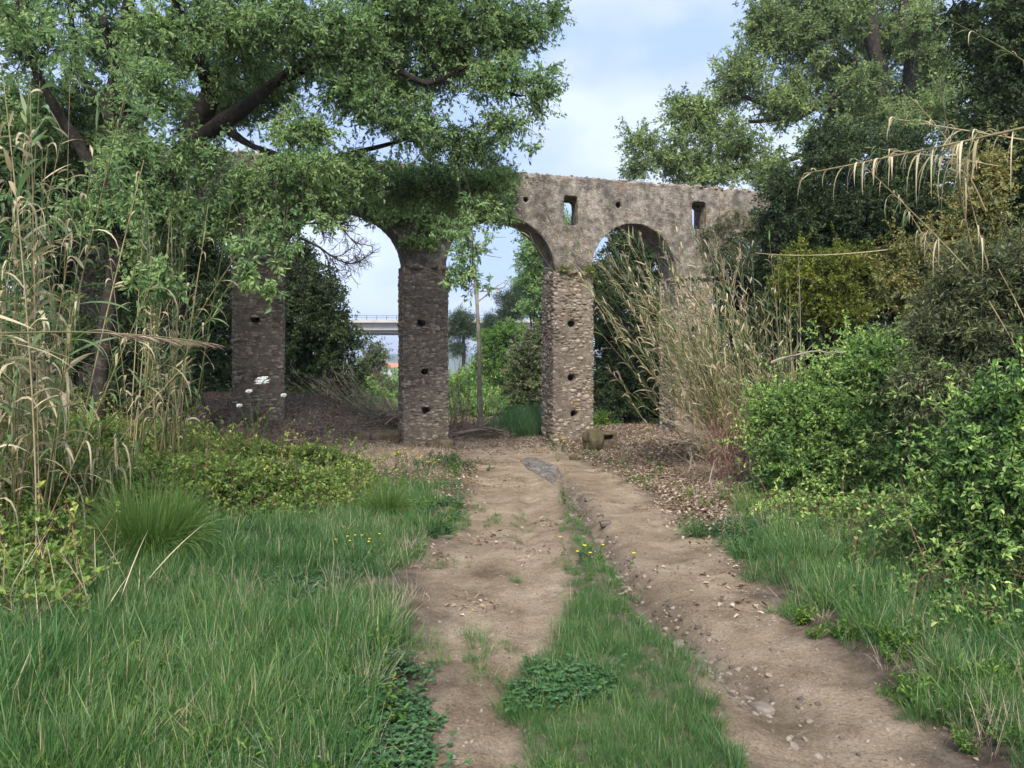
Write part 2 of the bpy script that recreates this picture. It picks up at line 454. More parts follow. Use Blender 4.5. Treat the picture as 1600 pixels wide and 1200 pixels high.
def soilmat():
    m, nt, out = newmat('soil')
    geo = N(nt, "NewGeometry")
    at = N(nt, "Attribute", attribute_name='tint'); ag = N(nt, "Attribute", attribute_name='gully')
    def noise(sc, det=8.0, ro=.65):
        n = N(nt, "TexNoise", i_Scale=sc, i_Detail=det, i_Roughness=ro)
        nt.links.new(geo.outputs['Position'], n.inputs['Vector']); return n
    n1 = noise(1.4)
    tan = ramp(nt, n1.outputs[0], [(.28, (.185, .142, .092)), (.48, (.31, .245, .168)), (.62, (.40, .325, .235)), (.8, (.50, .43, .335))])
    n2 = noise(60, 5, .8)
    grit = ramp(nt, n2.outputs[0], [(.32, (.22, .20, .19)), (.44, (.80, .78, .76)), (.58, (1.08, 1.06, 1.04)), (.68, (1.6, 1.55, 1.5))])
    mu = N(nt, "MixRGB", blend_type='MULTIPLY'); mu.inputs[0].default_value = .8
    nt.links.new(tan.outputs[0], mu.inputs[1]); nt.links.new(grit.outputs[0], mu.inputs[2])
    n5 = noise(3.2, 6, .7)
    damp = ramp(nt, n5.outputs[0], [(.36, (.62, .58, .53)), (.50, (.95, .94, .93)), (.66, (1.12, 1.10, 1.07))])
    mu2 = N(nt, "MixRGB", blend_type='MULTIPLY'); mu2.inputs[0].default_value = .8
    nt.links.new(mu.outputs[0], mu2.inputs[1]); nt.links.new(damp.outputs[0], mu2.inputs[2]); mu = mu2
    n3 = noise(6)
    soil = ramp(nt, n3.outputs[0], [(.3, (.045, .034, .025)), (.5, (.115, .088, .066)), (.72, (.22, .175, .135))])
    mg = N(nt, "MixRGB"); nt.links.new(ag.outputs['Fac'], mg.inputs[0])
    gr = ramp(nt, n3.outputs[0], [(.35, (.08, .06, .045)), (.65, (.23, .19, .15))])
    nt.links.new(mu.outputs[0], mg.inputs[1]); nt.links.new(gr.outputs[0], mg.inputs[2])
    mx = N(nt, "MixRGB"); nt.links.new(at.outputs['Fac'], mx.inputs[0])
    nt.links.new(soil.outputs[0], mx.inputs[1]); nt.links.new(mg.outputs[0], mx.inputs[2])
    b = N(nt, "BsdfPrincipled", i_Roughness=.95); b.inputs['Specular IOR Level'].default_value = .15
    nt.links.new(mx.outputs[0], b.inputs['Base Color'])
    nb = noise(30, 8, .75)
    bp = N(nt, "Bump", i_Strength=1.0, i_Distance=.035)
    nt.links.new(nb.outputs[0], bp.inputs['Height']); nt.links.new(bp.outputs[0], b.inputs['Normal'])
    nt.links.new(b.outputs[0], out.inputs[0])
    return m
M['soil'] = soilmat()
build_ground()

# far hills
def hill(label_seed, D, x0, x1, base, amp):
    g = Geo(); n = 160
    xs = np.linspace(x0, x1, n); ds = np.linspace(0, 1, 14)
    X, T = np.meshgrid(xs, ds)
    top = base + amp * fbm(xs / (abs(x1 - x0) / 9), xs * 0, seed=label_seed, o=4)
    Z = -30 + (top[None] + 30) * np.sin(T * np.pi) ** .8
    Yv = D + (T - .5) * D * .5 + 0 * X
    Z = Z + (fbm(X / 30, Yv / 30, seed=5) - .5) * 6
    idx = np.arange(X.size).reshape(X.shape)
    g.add(np.stack([X, Yv, Z], -1), np.stack([idx[:-1, :-1], idx[:-1, 1:], idx[1:, 1:], idx[1:, :-1]], -1))
    o = g.build('hill', M['hill'], smooth=True); o['kind'] = 'structure'
hill(5, 420, -500, 500, -4, 9)
hill(8, 1300, -1500, 1500, 18, 34)

# ------------------------------------------------------------------ aqueduct
TH = 0.85
AQ_A = R(15.5); P0 = W(810, 585, 17.0)
ca, sa = math.cos(AQ_A), math.sin(AQ_A)
def s_of(px):
    tx = (px - 800) / FPX
    return (tx * 17.0 - P0[0]) / (ca - tx * sa)
def d_of(px): return 17.0 + s_of(px) * sa
def z_of(px, py): return CAM_H + (HOR - py) / FPX * d_of(px)
def aq_world(s, n, z): return np.array([P0[0] + s * ca - n * sa, 17.0 + s * sa + n * ca, z])

aq = thing('aqueduct', 'ruined stone aqueduct of tall narrow arches crossing behind the dirt track', 'aqueduct', (P0[0], 17.0, 0), AQ_A)
TOP, SPR, RISE = 6.29, 4.02, 1.25
PIERS = [(-16.75, -15.8), (-13.25, -12.3), (-9.70, -8.76), (-6.15, -5.20), (-2.613, -1.669), (.869, 1.811), (4.02, 4.98), (7.5, 8.45), (10.9, 11.85)]

def box_bm(bm, x0, x1, y0, y1, z0, z1):
    r = bmesh.ops.create_cube(bm, size=1)
    for v in r['verts']:
        v.co = Vector((x0 + (v.co.x + .5) * (x1 - x0), y0 + (v.co.y + .5) * (y1 - y0), z0 + (v.co.z + .5) * (z1 - z0)))
    return r['verts']

def solid_minus(name, base_bm, cut_bm, voxel, mat, amp, seed, parent):
    me = bpy.data.meshes.new(name); base_bm.to_mesh(me)
    ob = bpy.data.objects.new('tmp', me); col.objects.link(ob)
    cme = bpy.data.meshes.new('cut'); cut_bm.to_mesh(cme)
    co = bpy.data.objects.new('tmpcut', cme); col.objects.link(co)
    md = ob.modifiers.new('b', 'BOOLEAN'); md.object = co; md.solver = 'EXACT'; md.operation = 'DIFFERENCE'; md.use_self = True
    rm = ob.modifiers.new('r', 'REMESH'); rm.mode = 'VOXEL'; rm.voxel_size = voxel
    dg = bpy.context.evaluated_depsgraph_get(); dg.update()
    out = bpy.data.meshes.new_from_object(ob.evaluated_get(dg))
    bpy.data.objects.remove(ob); bpy.data.objects.remove(co)
    n = len(out.vertices)
    v = np.empty(n * 3, np.float32); out.vertices.foreach_get('co', v); v = v.reshape(-1, 3).astype(float)
    nr = np.empty(n * 3, np.float32); out.vertex_normals.foreach_get('vector', nr); nr = nr.reshape(-1, 3)
    f = (fbm(v[:, 0] * 3, v[:, 1] * 3, v[:, 2] * 3, seed, 4) - .5)
    f2 = (fbm(v[:, 0] * 14, v[:, 1] * 14, v[:, 2] * 14, seed + 7, 2) - .5)
    amp2 = np.where(v[:, 2] > TOP - .12, 2.0, 1.0)
    v = v + nr * (f * amp * amp2 + f2 * amp * .55)[:, None]
    out.vertices.foreach_set('co', v.astype(np.float32).ravel())
    out.polygons.foreach_set('use_smooth', np.ones(len(out.polygons), bool))
    out.name = name
    out.materials.clear(); out.materials.append(mat)
    out.update()
    return link(name, out, parent)

# upper wall with arches, windows and small drainage holes
bm = bmesh.new(); box_bm(bm, -17.5, 12.5, 0, TH, SPR, TOP)
cut = bmesh.new()
for (a0, a1), (b0, b1) in zip(PIERS[:-1], PIERS[1:]):
    c, r = (a1 + b0) / 2, (b0 - a1) / 2 + .02
    pts = [(c + r * math.cos(t), SPR - .0 + RISE * math.sin(t)) for t in np.linspace(0, math.pi, 30)] + [(c - r, SPR - .5), (c + r, SPR - .5)]
    f0 = [cut.verts.new((x, -.5, z)) for x, z in pts]; f1 = [cut.verts.new((x, TH + .5, z)) for x, z in pts]
    cut.faces.new(f0); cut.faces.new(f1[::-1])
    for i in range(len(pts)):
        j = (i + 1) % len(pts)
        cut.faces.new((f0[j], f0[i], f1[i], f1[j]))
bmesh.ops.recalc_face_normals(cut, faces=cut.faces[:])
wins = [(s_of(882), s_of(903), 5.16, 5.84), (s_of(1082), s_of(1103), 5.24, 5.90), (s_of(650), s_of(665), 5.2, 5.8), (-5.85, -5.5, 5.2, 5.85), (-9.4, -9.05, 5.2, 5.85)]
for a, b, z0, z1 in wins:
    box_bm(cut, a, b, -.3, .32, z0, z1)
    box_bm(cut, a - .30, b + .12, .315, TH + .3, z0 - .02, z1 + .02)
for px, py in ((822, 312), (967, 320)):
    s, z = s_of(px), z_of(px, py); box_bm(cut, s - .06, s + .06, -.3, .5, z - .06, z + .06)
solid_minus('arcade_wall', bm, cut, .034, M['plaster'], .045, 11, aq)

holes = {3: [(399, 500), (403, 593), (405, 655)], 4: [(658, 505), (664, 580), (666, 641)], 5: [(893, 506), (893, 590), (897, 646)], 6: [(1085, 515), (1087, 600)], 2: [(100, 485), (104, 585), (106, 660)]}
stone_meshes = []
def stone_mesh(seed):
    g_ = rng(seed); k = 7
    an = np.sort(np.linspace(0, 2 * np.pi, k, endpoint=False) + g_.uniform(-.25, .25, k))
    ex = 4.5
    cx, sx = np.cos(an), np.sin(an)
    rr = 1 / (np.abs(cx) ** ex + np.abs(sx) ** ex) ** (1 / ex) * g_.uniform(.88, 1.0, k) * .5
    ring = lambda f, d: np.stack([cx * rr * f, np.full(k, d), sx * rr * f], 1)
    V = np.concatenate([ring(1.0, .55), ring(1.0, -.15) * [1, 1 + g_.uniform(-.2, .2), 1], ring(.72, -.5) + g_.normal(size=(k, 3)) * [.01, .10, .01], [[0, -.5, 0]]])
    i = np.arange(k); j = (i + 1) % k
    q = np.concatenate([np.stack([i, j, j + k, i + k], 1), np.stack([i + k, j + k, j + 2 * k, i + 2 * k], 1)])
    t = np.stack([i + 2 * k, j + 2 * k, np.full(k, 3 * k)], 1)
    return V, q, t, g_.uniform(0, 1)
SV = [stone_mesh(100 + i) for i in range(20)]
for V, q, t, a in SV:
    g = Geo(); g.add(V, q, t, a); stone_meshes.append(g.mesh('stone', M['stone'], True))

def face_layout(w, z0, z1, seed, hmin, hmax, wmin, wmax, hl=()):
    """rough coursed rubble: patches of courses that do not line up with their neighbours"""
    g_ = rng(seed); out = []
    cuts = [0]
    while cuts[-1] < w - .25: cuts.append(cuts[-1] + g_.uniform(.22, .42))
    cuts[-1] = w
    for c0, c1 in zip(cuts[:-1], cuts[1:]):
        z = z0 - g_.uniform(0, .1)
        while z < z1:
            hb = g_.uniform(.5, 1.6); h = g_.uniform(hmin, hmax) * hb
            x = c0 + g_.uniform(-.06, .02)
            while x < c1 - .02:
                ww = g_.uniform(wmin, wmax) * (.7 + .5 * hb)
                a, b = max(x, 0), min(x + ww, w)
                zc = z + h / 2 + .02 * math.sin(x * 11 + z * 6) + g_.uniform(-.012, .012); xc = (a + b) / 2
                if b - a > .03 and zc < z1 and not any(abs(xc - hx) < (b - a) / 2 + .07 and abs(zc - hz) < h / 2 + .05 for hx, hz in hl):
                    out.append((xc, zc, (b - a) * g_.uniform(.85, 1.08), h * g_.uniform(.8, 1.15), g_))
                x += ww
            z += h * .97
    return out

def put(geo, fi, o, ax, n, w, h, dep, g_):
    V, q, t, a = SV[fi]
    L = V * [w * 1.0, dep, h * 1.02]
    P = o[None] + L[:, :1] * ax[None] + L[:, 1:2] * n[None] + L[:, 2:3] * np.array([[0, 0, 1.0]])
    geo.add(P, q, t, a)

indiv = 0
for k, (a, b) in enumerate(PIERS):
    lo = -.45 if k >= 4 else (-.1 if k == 3 else -.2)
    bm = bmesh.new(); box_bm(bm, a - .03, b + .03, -.03, TH + .03, lo, SPR + .03)
    cut = bmesh.new(); hl = []
    for px, py in holes.get(k, []):
        s, z = s_of(px), z_of(px, py); hl.append((s - a, z))
        box_bm(cut, s - .095, s + .085, -.3, .5, z - .075, z + .07)
    if not hl: box_bm(cut, a + .4, a + .52, -.3, .3, 2.0, 2.1)
    pier = solid_minus('pier', bm, cut, .042, M['mortar'], .05, 30 + k, aq)
    rest = Geo()
    big = k == 5
    lay = face_layout(b - a + .06, lo, SPR + .02, 60 + k, .040 if not big else .042, .075 if not big else .085, .06, .16 if not big else .165, [(x + .03, z) for x, z in hl])
    gi = rng(500 + k)
    for (xc, zc, w, h, _) in lay:
        fi = int(gi.integers(0, len(SV))); dep = gi.uniform(.035, .06)
        o = np.array([a - .03 + xc, -.012 + gi.uniform(-.014, .014), zc + gi.uniform(-.25, .25) * h])
        if (k == 5 or (k == 4 and zc < 2.6)) and indiv < 298 and zc > -.1:
            so = link('stone', stone_meshes[fi], pier)
            so.location = o; so.scale = (w, dep, h * 1.02); indiv += 1
        else: put(rest, fi, o, np.array([1.0, 0, 0]), np.array([0, 1.0, 0]), w, h, dep, gi)
    for side in (-1, 1):
        for (yc, zc, w, h, _) in face_layout(TH + .06, lo, SPR + .02, 90 + k * 2 + side, .05, .10, .08, .2):
            fi = int(gi.integers(0, len(SV)))
            xx = a - .03 if side < 0 else b + .03
            put(rest, fi, np.array([xx - side * (.012 + gi.uniform(-.012, .012)), -.03 + yc, zc + gi.uniform(-.25, .25) * h]), np.array([0, 1.0 * side, 0]) * -1, np.array([-side * 1.0, 0, 0]), w, h, gi.uniform(.03, .055), gi)
    ro = rest.build('rubble_facing', M['stone'], pier, True); ro['kind'] = 'stuff'

# loose stones and dry weeds on the coping
g_ = rng(77); cope = Geo()
for i in range(900):
    s = g_.uniform(-17, 12); n = g_.uniform(-.02, TH)
    if g_.uniform() < .5: n = g_.uniform(.03, .10)
    put(cope, int(g_.integers(0, 20)), np.array([s, n, TOP - .01 + g_.uniform(-.02, .03)]), np.array([1.0, 0, 0]), np.array([0, 1.0, 0]), g_.uniform(.04, .12), g_.uniform(.04, .08), g_.uniform(.05, .12), g_)
o = cope.build('coping_rubble', M['stone'], aq, True); o['kind'] = 'stuff'
# projecting rubble ledge where each pier meets the arches
led = Geo()
for (a, b) in PIERS[1:8]:
    for i in range(14):
        put(led, int(g_.integers(0, 20)), np.array([g_.uniform(a, b), -.04, SPR + g_.uniform(-.03, .05)]), np.array([1.0, 0, 0]), np.array([0, 1.0, 0]), g_.uniform(.08, .2), g_.uniform(.04, .09), .12, g_)
o = led.build('impost_ledge', M['stone'], aq, True); o['kind'] = 'stuff'

# ------------------------------------------------------------------ trees
def tube_path(g, pts, r0, r1, sides=8, a=.5, wig=.0, G=None, n=14):
    pts = np.asarray(pts, float); 
    t = np.linspace(0, len(pts) - 1, n)
    # Catmull-Rom through the points
    P = np.concatenate([[2 * pts[0] - pts[1]], pts, [2 * pts[-1] - pts[-2]]])
    out = []
    for tt in t:
        i = min(int(tt), len(pts) - 2); f = tt - i
        p0, p1, p2, p3 = P[i], P[i + 1], P[i + 2], P[i + 3]
        out.append(.5 * ((2 * p1) + (-p0 + p2) * f + (2 * p0 - 5 * p1 + 4 * p2 - p3) * f * f + (-p0 + 3 * p1 - 3 * p2 + p3) * f ** 3))
    out = np.array(out)
    if G is not None and wig: out[1:-1] += G.normal(size=(n - 2, 3)) * wig
    rr = np.linspace(r0, r1, n)
    if G is not None: rr = rr * (1 + .12 * G.normal(size=n))
    tubes(g, out, rr, sides, a, cap=True)
    return out, rr

def sample_blobs(blobs, n, G, shell=2.4):
    """blobs: rows cx cy cz rx ry rz; cluster centres, more of them towards the outside"""
    b = np.asarray(blobs, float)
    vol = (b[:, 3] * b[:, 4] * b[:, 5]) ** .75
    k = G.choice(len(b), n, p=vol / vol.sum())
    d = rdir(G, n); r = G.uniform(0, 1, n) ** (1 / shell)
    q = b[k, :3] + d * b[k, 3:6]
    s_ = np.median(b[:, 3]) * .8
    r = r * (.62 + .66 * vn(q[:, 0] / s_, q[:, 1] / s_, q[:, 2] / s_, seed=71))
    return b[k, :3] + d * r[:, None] * b[k, 3:6], d

def crown(g, gt, centres, outd, G, cr=.35, T=5, L=14, ll=.085, lw=.035, droop=.25, kind='d', up=.4, twr=.004, spread=1.0):
    C = len(centres)
    td = unit(rdir(G, C * T).reshape(C, T, 3) * spread + outd[:, None] * .35 + np.array([0, 0, .1]))
    ln = cr * G.uniform(.5, 1.25, (C, T))
    st = centres[:, None] - outd[:, None] * cr * .25 + 0 * td
    en = st + td * ln[..., None]; en[..., 2] -= droop * ln ** 1.0 * .5
    mid = (st + en) / 2; mid[..., 2] += ln * .08
    if gt is not None:
        P = np.stack([st, mid, en], 2).reshape(-1, 3, 3)
        tubes(gt, P, np.broadcast_to(np.array([1.6, 1, .4]) * twr, (C * T, 3)), 3, .4)
    t = G.uniform(.12, 1.05, (C, T, L))
    p = st[:, :, None] * (1 - t[..., None]) + en[:, :, None] * t[..., None]
    p = p + G.normal(size=p.shape) * cr * .05
    d = unit(td[:, :, None] * .5 + rdir(G, C * T * L).reshape(C, T, L, 3) * .85 - np.array([0, 0, droop]))
    n = unit(rdir(G, C * T * L).reshape(C, T, L, 3) + np.array([0, 0, up]))
    ct = G.uniform(0, 1, (C, 1, 1)); a = .45 * ct + .55 * G.uniform(0, 1, (C, T, L)) 
    sz = G.uniform(.65, 1.25, C * T * L)
    leaves(g, p.reshape(-1, 3), d.reshape(-1, 3), n.reshape(-1, 3), ll * sz, lw * sz, a.reshape(-1), kind)

def grow(g, sp, sr, targets, G, sides=4, thick=1.0, tip=.006):
    """side branches from the skeleton to every leaf cluster"""
    sp = np.array(sp); sr = np.array(sr)
    pl = np.zeros(len(sp))
    d0 = np.array([np.min(np.linalg.norm(sp - t, axis=1)) for t in targets])
    buf = np.zeros((len(sp) + 3 * len(targets), 3)); br = np.zeros(len(buf)); bp = np.zeros(len(buf))
    buf[:len(sp)] = sp; br[:len(sp)] = sr; n = len(sp)
    Ps, Rs = [], []
    for k in np.argsort(d0):
        t = targets[k]
        dist = np.linalg.norm(buf[:n] - t, axis=1)
        j = int(np.argmin(dist + .3 * bp[:n]))
        a = buf[j]; L = dist[j]
        m1 = a * .66 + t * .34 + G.normal(size=3) * L * .09 + [0, 0, L * .07]
        m2 = a * .33 + t * .67 + G.normal(size=3) * L * .09 + [0, 0, L * .04]
        r0 = min(br[j] * .75, (.006 + .016 * L) * thick)
        Ps.append([a, m1, m2, t]); Rs.append([r0, r0 * .75, r0 * .5, tip])
        for f, p in ((.33, m1), (.67, m2), (1, t)):
            buf[n] = p; br[n] = max(r0 * (1 - .6 * f), tip); bp[n] = bp[j] + L * f; n += 1
    tubes(g, np.array(Ps), np.array(Rs), sides, .4)

def B(px, py, rx, ry, D, dz=1.0):
    c = W(px, py, D); k = D / FPX
    return [*c, rx * k, (rx + ry) / 2 * k * dz, ry * k]

def tree(name, label, cat, base, limbs, blobs, nclus, mat, seed, bark='bark', cr=.35, T=5, L=14, ll=.085, lw=.035, droop=.25, kind='d', trunk_r=.2,
         thick=1.0, branches=True, group=None, shell=2.4, sides=10, twigs=True, twr=.004, extra=None, up=.4, shoots=0):
    """limbs: list of (points, r0, r1); the first is the trunk"""
    G = rng(seed)
    t = thing(name, label, cat, tuple(base), 0, group)
    off = np.asarray(base, float)
    sp, sr = [], []
    tr = None
    for i, (pts, r0, r1) in enumerate(limbs):
        g = Geo()
        P, rr = tube_path(g, np.asarray(pts, float) - off, r0, r1, sides if i == 0 else 7, .5, r0 * .12, G, 16)
        o = g.build('trunk' if i == 0 else 'limb', M[bark], t if i == 0 else tr, True)
        if i == 0: tr = o
        k0 = 4 if i == 0 else 1
        sp.append(P[k0:]); sr.append(rr[k0:])
    C, od = sample_blobs(blobs, nclus, G, shell)
    C = C - off
    gb = Geo()
    if branches: grow(gb, np.concatenate(sp), np.concatenate(sr), C, G, 4, thick)
    g = Geo()
    crown(g, gb if twigs else None, C, od, G, cr, T, L, ll, lw, droop, kind, up, twr)
    if shoots:
        si = G.choice(len(C), shoots, replace=False)
        for j in si:
            c = C[j]; dv = unit(od[j] * .7 + G.normal(size=3) * .45 + [0, 0, .45]); Ls = cr * G.uniform(1.2, 3.2)
            e_ = c + dv * Ls; e_[2] -= Ls * .15; q = 7
            Pc = curve(c, c + dv * Ls * .55 + [0, 0, Ls * .1], e_, q)
            tubes(gb, Pc, np.linspace(twr * 1.2, twr * .4, q), 3, .5)
            m_ = int(8 + Ls / ll * 1.6); tt_ = G.uniform(.1, 1, m_); ii = np.minimum((tt_ * (q - 1)).astype(int), q - 2); ff = (tt_ * (q - 1) - ii)[:, None]
            leaves(g, Pc[ii] * (1 - ff) + Pc[ii + 1] * ff, unit(rdir(G, m_) + dv * .6), rdir(G, m_) * .7 + [0, 0, 1], ll * G.uniform(.7, 1.3, m_), lw, G.uniform(.35, 1, m_), kind)
    if extra: extra(g, gb, G, off)
    if gb.n: gb.build('branches', M[bark], t)
    g.build('crown', M[mat], t)
    return t

# the big tree whose crown hangs over the left arches
bx = W(262, 690, 13.2); bx[2] = float(height(bx[0], bx[1])) - .1
LT_blobs = [B(820, 55, 48, 45, 12.5), B(862, 18, 40, 22, 12.8), B(838, 140, 34, 50, 12.2), B(760, 40, 90, 60, 12.2), B(775, 120, 60, 50, 12), B(795, 195, 42, 28, 12),
            B(690, 95, 80, 60, 12.4), B(640, 30, 100, 60, 12), B(550, 60, 95, 70, 11.6), B(560, 150, 80, 45, 11.6), B(640, 190, 70, 40, 12), B(720, 225, 75, 42, 13),
            B(765, 285, 48, 42, 14.2), B(700, 290, 70, 45, 14.6), B(625, 290, 60, 45, 14.4), B(555, 265, 60, 42, 12), B(505, 300, 55, 38, 11.4), B(440, 270, 80, 48, 11),
            B(375, 300, 75, 48, 11), B(460, 40, 90, 55, 11.2), B(360, 45, 80, 50, 11), B(250, 45, 80, 55, 10.8), B(470, 200, 60, 38, 11.3), B(245, 140, 65, 45, 10.4),
            B(300, 245, 65, 50, 10.8), B(330, 345, 70, 35, 11), B(250, 320, 55, 55, 11), B(400, 90, 50, 30, 12.5), B(340, 130, 45, 35, 12.5), B(330, -60, 200, 60, 11.5),
            B(640, -60, 220, 60, 12), B(520, 330, 45, 22, 11.5), B(420, 360, 40, 20, 10.5), B(200, 240, 50, 45, 11), B(320, 180, 60, 45, 13.5), B(180, 180, 60, 50, 13), B(300, 90, 60, 45, 13.5), B(390, 160, 60, 45, 13.8), B(440, 120, 60, 40, 13.6), B(150, 330, 60, 50, 11.5), B(240, 400, 50, 40, 11.5), B(610, 130, 60, 50, 13.5), B(520, 90, 60, 50, 13.5)]
LT_limbs = [([bx, W(268, 560, 13.2), W(282, 420, 13.2), W(276, 300, 13.0), W(300, 215, 12.8), W(330, 150, 12.6)], .30, .16),
            ([W(282, 235, 12.8), W(345, 195, 12.4), W(450, 118, 12.0), W(560, 60, 11.8), W(680, -10, 12)], .15, .05),
            ([W(282, 400, 13.1), W(330, 360, 12.6), W(440, 332, 12.0), W(520, 310, 12.4), W(620, 290, 13.6)], .13, .04),
            ([W(330, 150, 12.6), W(300, 60, 12.0), W(250, -40, 11.6)], .13, .05),
            ([W(345, 195, 12.4), W(390, 225, 12.2), W(470, 250, 12.2), W(570, 235, 12.4), W(690, 200, 12.6)], .07, .03),
            ([W(560, 60, 11.8), W(660, 130, 12.0), W(740, 100, 12.1), W(780, 140, 12.1), W(815, 150, 12.1)], .06, .02),
            ([W(330, 150, 12.6), W(370, 60, 12.2), W(420, -40, 12)], .10, .04),
            ([W(282, 300, 13.0), W(220, 220, 12.4), W(180, 120, 11.6), W(160, 20, 11)], .11, .04)]
def hang(g, gb, G, off):
    # bright sprays that hang in front of the arches, and the bare twigs across the first arch
    for px, py, D, n, r in ((732, 385, 11.5, 12, .30), (735, 430, 11.5, 12, .28), (715, 360, 11.8, 8, .25), (700, 440, 11.5, 3, .16), (740, 330, 12, 9, .3), (785, 330, 13, 8, .3), (385, 385, 8.6, 6, .2), (380, 440, 8.4, 5, .18), (425, 455, 8.4, 3, .15),
                            (445, 395, 9, 5, .18), (250, 455, 7.6, 7, .2), (265, 420, 7.6, 5, .2), (215, 440, 7.6, 4, .2), (500, 345, 10.5, 5, .2), (190, 300, 8, 8, .3), (120, 75, 8, 16, .45), (30, 25, 8, 14, .45), (200, 215, 8, 9, .3), (830, 230, 12, 3, .2), (470, 345, 10.5, 4, .2)):
        c = W(px, py, D) - off
        C = c + G.normal(size=(n, 3)) * r * [.5, .5, .45]
        crown(g, gb, C, rdir(G, n), G, r * .8, 5, 9, .085, .034, .5, 'd', .3, .003)
        top = c + np.array([G.uniform(-.3, .1), .4, .9 + r])
        tubes(gb, np.array([top, top * .6 + c * .4 + G.normal(size=3) * .05, c + G.normal(size=3) * .05]), np.array([.007, .005, .003]), 4, .5)
        for q in range(n):
            tubes(gb, np.array([c + [0, 0, r * .4], (c + C[q]) / 2, C[q]]), np.array([.004, .003, .002]), 3, .5)
    def bare(p, d, L, r, dep):
        n = 6; P = [p]; dd = d.copy()
        for i in range(n - 1):
            dd = unit(dd + G.normal(size=3) * .22); P.append(P[-1] + dd * L / n)
        tubes(gb, np.array(P), np.linspace(r, r * .45, n), 4, .6)
        if dep > 0:
            for i in range(2, n):
                for _ in range(2 if dep > 1 else 1):
                    bare(P[i], unit(dd + rdir(G, 1)[0] * .9 * [1, .4, 1]), L * G.uniform(.35, .6), r * .5, dep - 1)
    for (a, dr, L, r) in (((462, 345), (1, .1, -.25), .75, .022), ((470, 372), (1, 0, -.2), 1.0, .022), ((520, 345), (1, .1, -.5), .7, .012), ((455, 380), (.8, 0, -.6), .7, .012)):
        bare(W(*a, 11.2) - off, unit(np.array(dr, float)), L, r, 3)
tree('broadleaf_tree', 'large leafy tree whose long mossy limbs spread across the left arches', 'tree', bx, LT_limbs, LT_blobs, 2900, 'oak', 1, cr=.34, T=5, L=13,
     ll=.078, lw=.034, droop=.35, extra=hang, shell=2.0)

# second trunk further left
b2 = W(150, 690, 11.5); b2[2] = float(height(b2[0], b2[1])) - .1
tree('broadleaf_tree', 'leaning lichen covered tree behind the tall canes at the far left', 'tree', b2,
     [([b2, W(165, 520, 11.6), W(190, 330, 11.8), W(172, 200, 12), W(190, 60, 12), W(215, -60, 12)], .12, .07),
      ([W(190, 330, 11.8), W(120, 220, 11.5), W(60, 120, 11), W(20, -20, 11)], .10, .04),
      ([W(172, 190, 12), W(120, 100, 11.8), W(110, 0, 11.5)], .08, .04)],
     [B(40, 60, 80, 60, 11), B(110, 160, 60, 55, 12.5), B(30, 180, 60, 60, 12.5), B(170, 60, 70, 50, 12.5), B(80, -40, 140, 50, 11.5), B(150, 260, 60, 50, 13), B(60, 280, 70, 60, 13), B(90, 225, 60, 35, 12.3), B(200, 235, 60, 35, 12.3), B(0, 220, 50, 50, 12.3)],
     640, 'oak', 2, cr=.34, ll=.085, lw=.036, droop=.3)

# tree masses beyond the arcade on the left
def ev(px, py, D): 
    p = W(px, py, D); p[2] = float(height(p[0], p[1])) - .2; return p
def bush(name, label, cat, base, blobs, n, mat, seed, stem=.05, **kw):
    G = rng(seed + 900)
    bl = np.array(blobs)
    limbs = []
    c0 = bl[:, :3].mean(0)
    limbs.append(([base, base * .5 + c0 * .5 + [.1, 0, 0], c0], stem, stem * .4))
    for i in range(min(5, len(bl))):
        c = bl[i, :3]; limbs.append(([base + G.normal(size=3) * [.1, .1, 0], base * .5 + c * .5 + G.normal(size=3) * .1, c], stem * .7, stem * .25))
    return tree(name, label, cat, base, limbs, blobs, n, mat, seed, **kw)

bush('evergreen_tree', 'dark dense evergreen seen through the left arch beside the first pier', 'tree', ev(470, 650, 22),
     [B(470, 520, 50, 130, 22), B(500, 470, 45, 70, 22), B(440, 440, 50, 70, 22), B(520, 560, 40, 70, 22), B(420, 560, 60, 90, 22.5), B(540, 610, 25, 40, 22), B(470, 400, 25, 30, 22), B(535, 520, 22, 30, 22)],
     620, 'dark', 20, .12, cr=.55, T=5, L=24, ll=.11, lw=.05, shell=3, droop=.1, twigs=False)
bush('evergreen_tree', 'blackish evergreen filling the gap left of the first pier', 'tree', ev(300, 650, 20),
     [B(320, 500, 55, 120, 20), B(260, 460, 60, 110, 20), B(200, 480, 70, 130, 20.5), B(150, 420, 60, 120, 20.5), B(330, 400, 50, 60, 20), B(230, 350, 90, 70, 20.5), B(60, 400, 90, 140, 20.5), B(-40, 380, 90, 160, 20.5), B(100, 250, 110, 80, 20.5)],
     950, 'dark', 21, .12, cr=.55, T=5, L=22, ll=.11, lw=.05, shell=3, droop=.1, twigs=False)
bush('scrub_tree', 'pale brownish scrub tree below the far bridge', 'shrub', ev(585, 640, 34),
     [B(585, 555, 22, 26, 34), B(570, 590, 30, 30, 34), B(600, 620, 26, 36, 33), B(560, 630, 30, 30, 32)], 170, 'olive', 22, .06, cr=.6, L=20, ll=.12, lw=.05, twigs=False)
bush('green_shrub', 'soft green shrub behind the fallen reeds in the left arch', 'shrub', ev(575, 640, 27),
     [B(560, 610, 38, 30, 27), B(590, 635, 35, 26, 27), B(530, 640, 40, 25, 26)], 170, 'shrub', 23, .06, cr=.45, L=20, ll=.1, lw=.045, twigs=False)

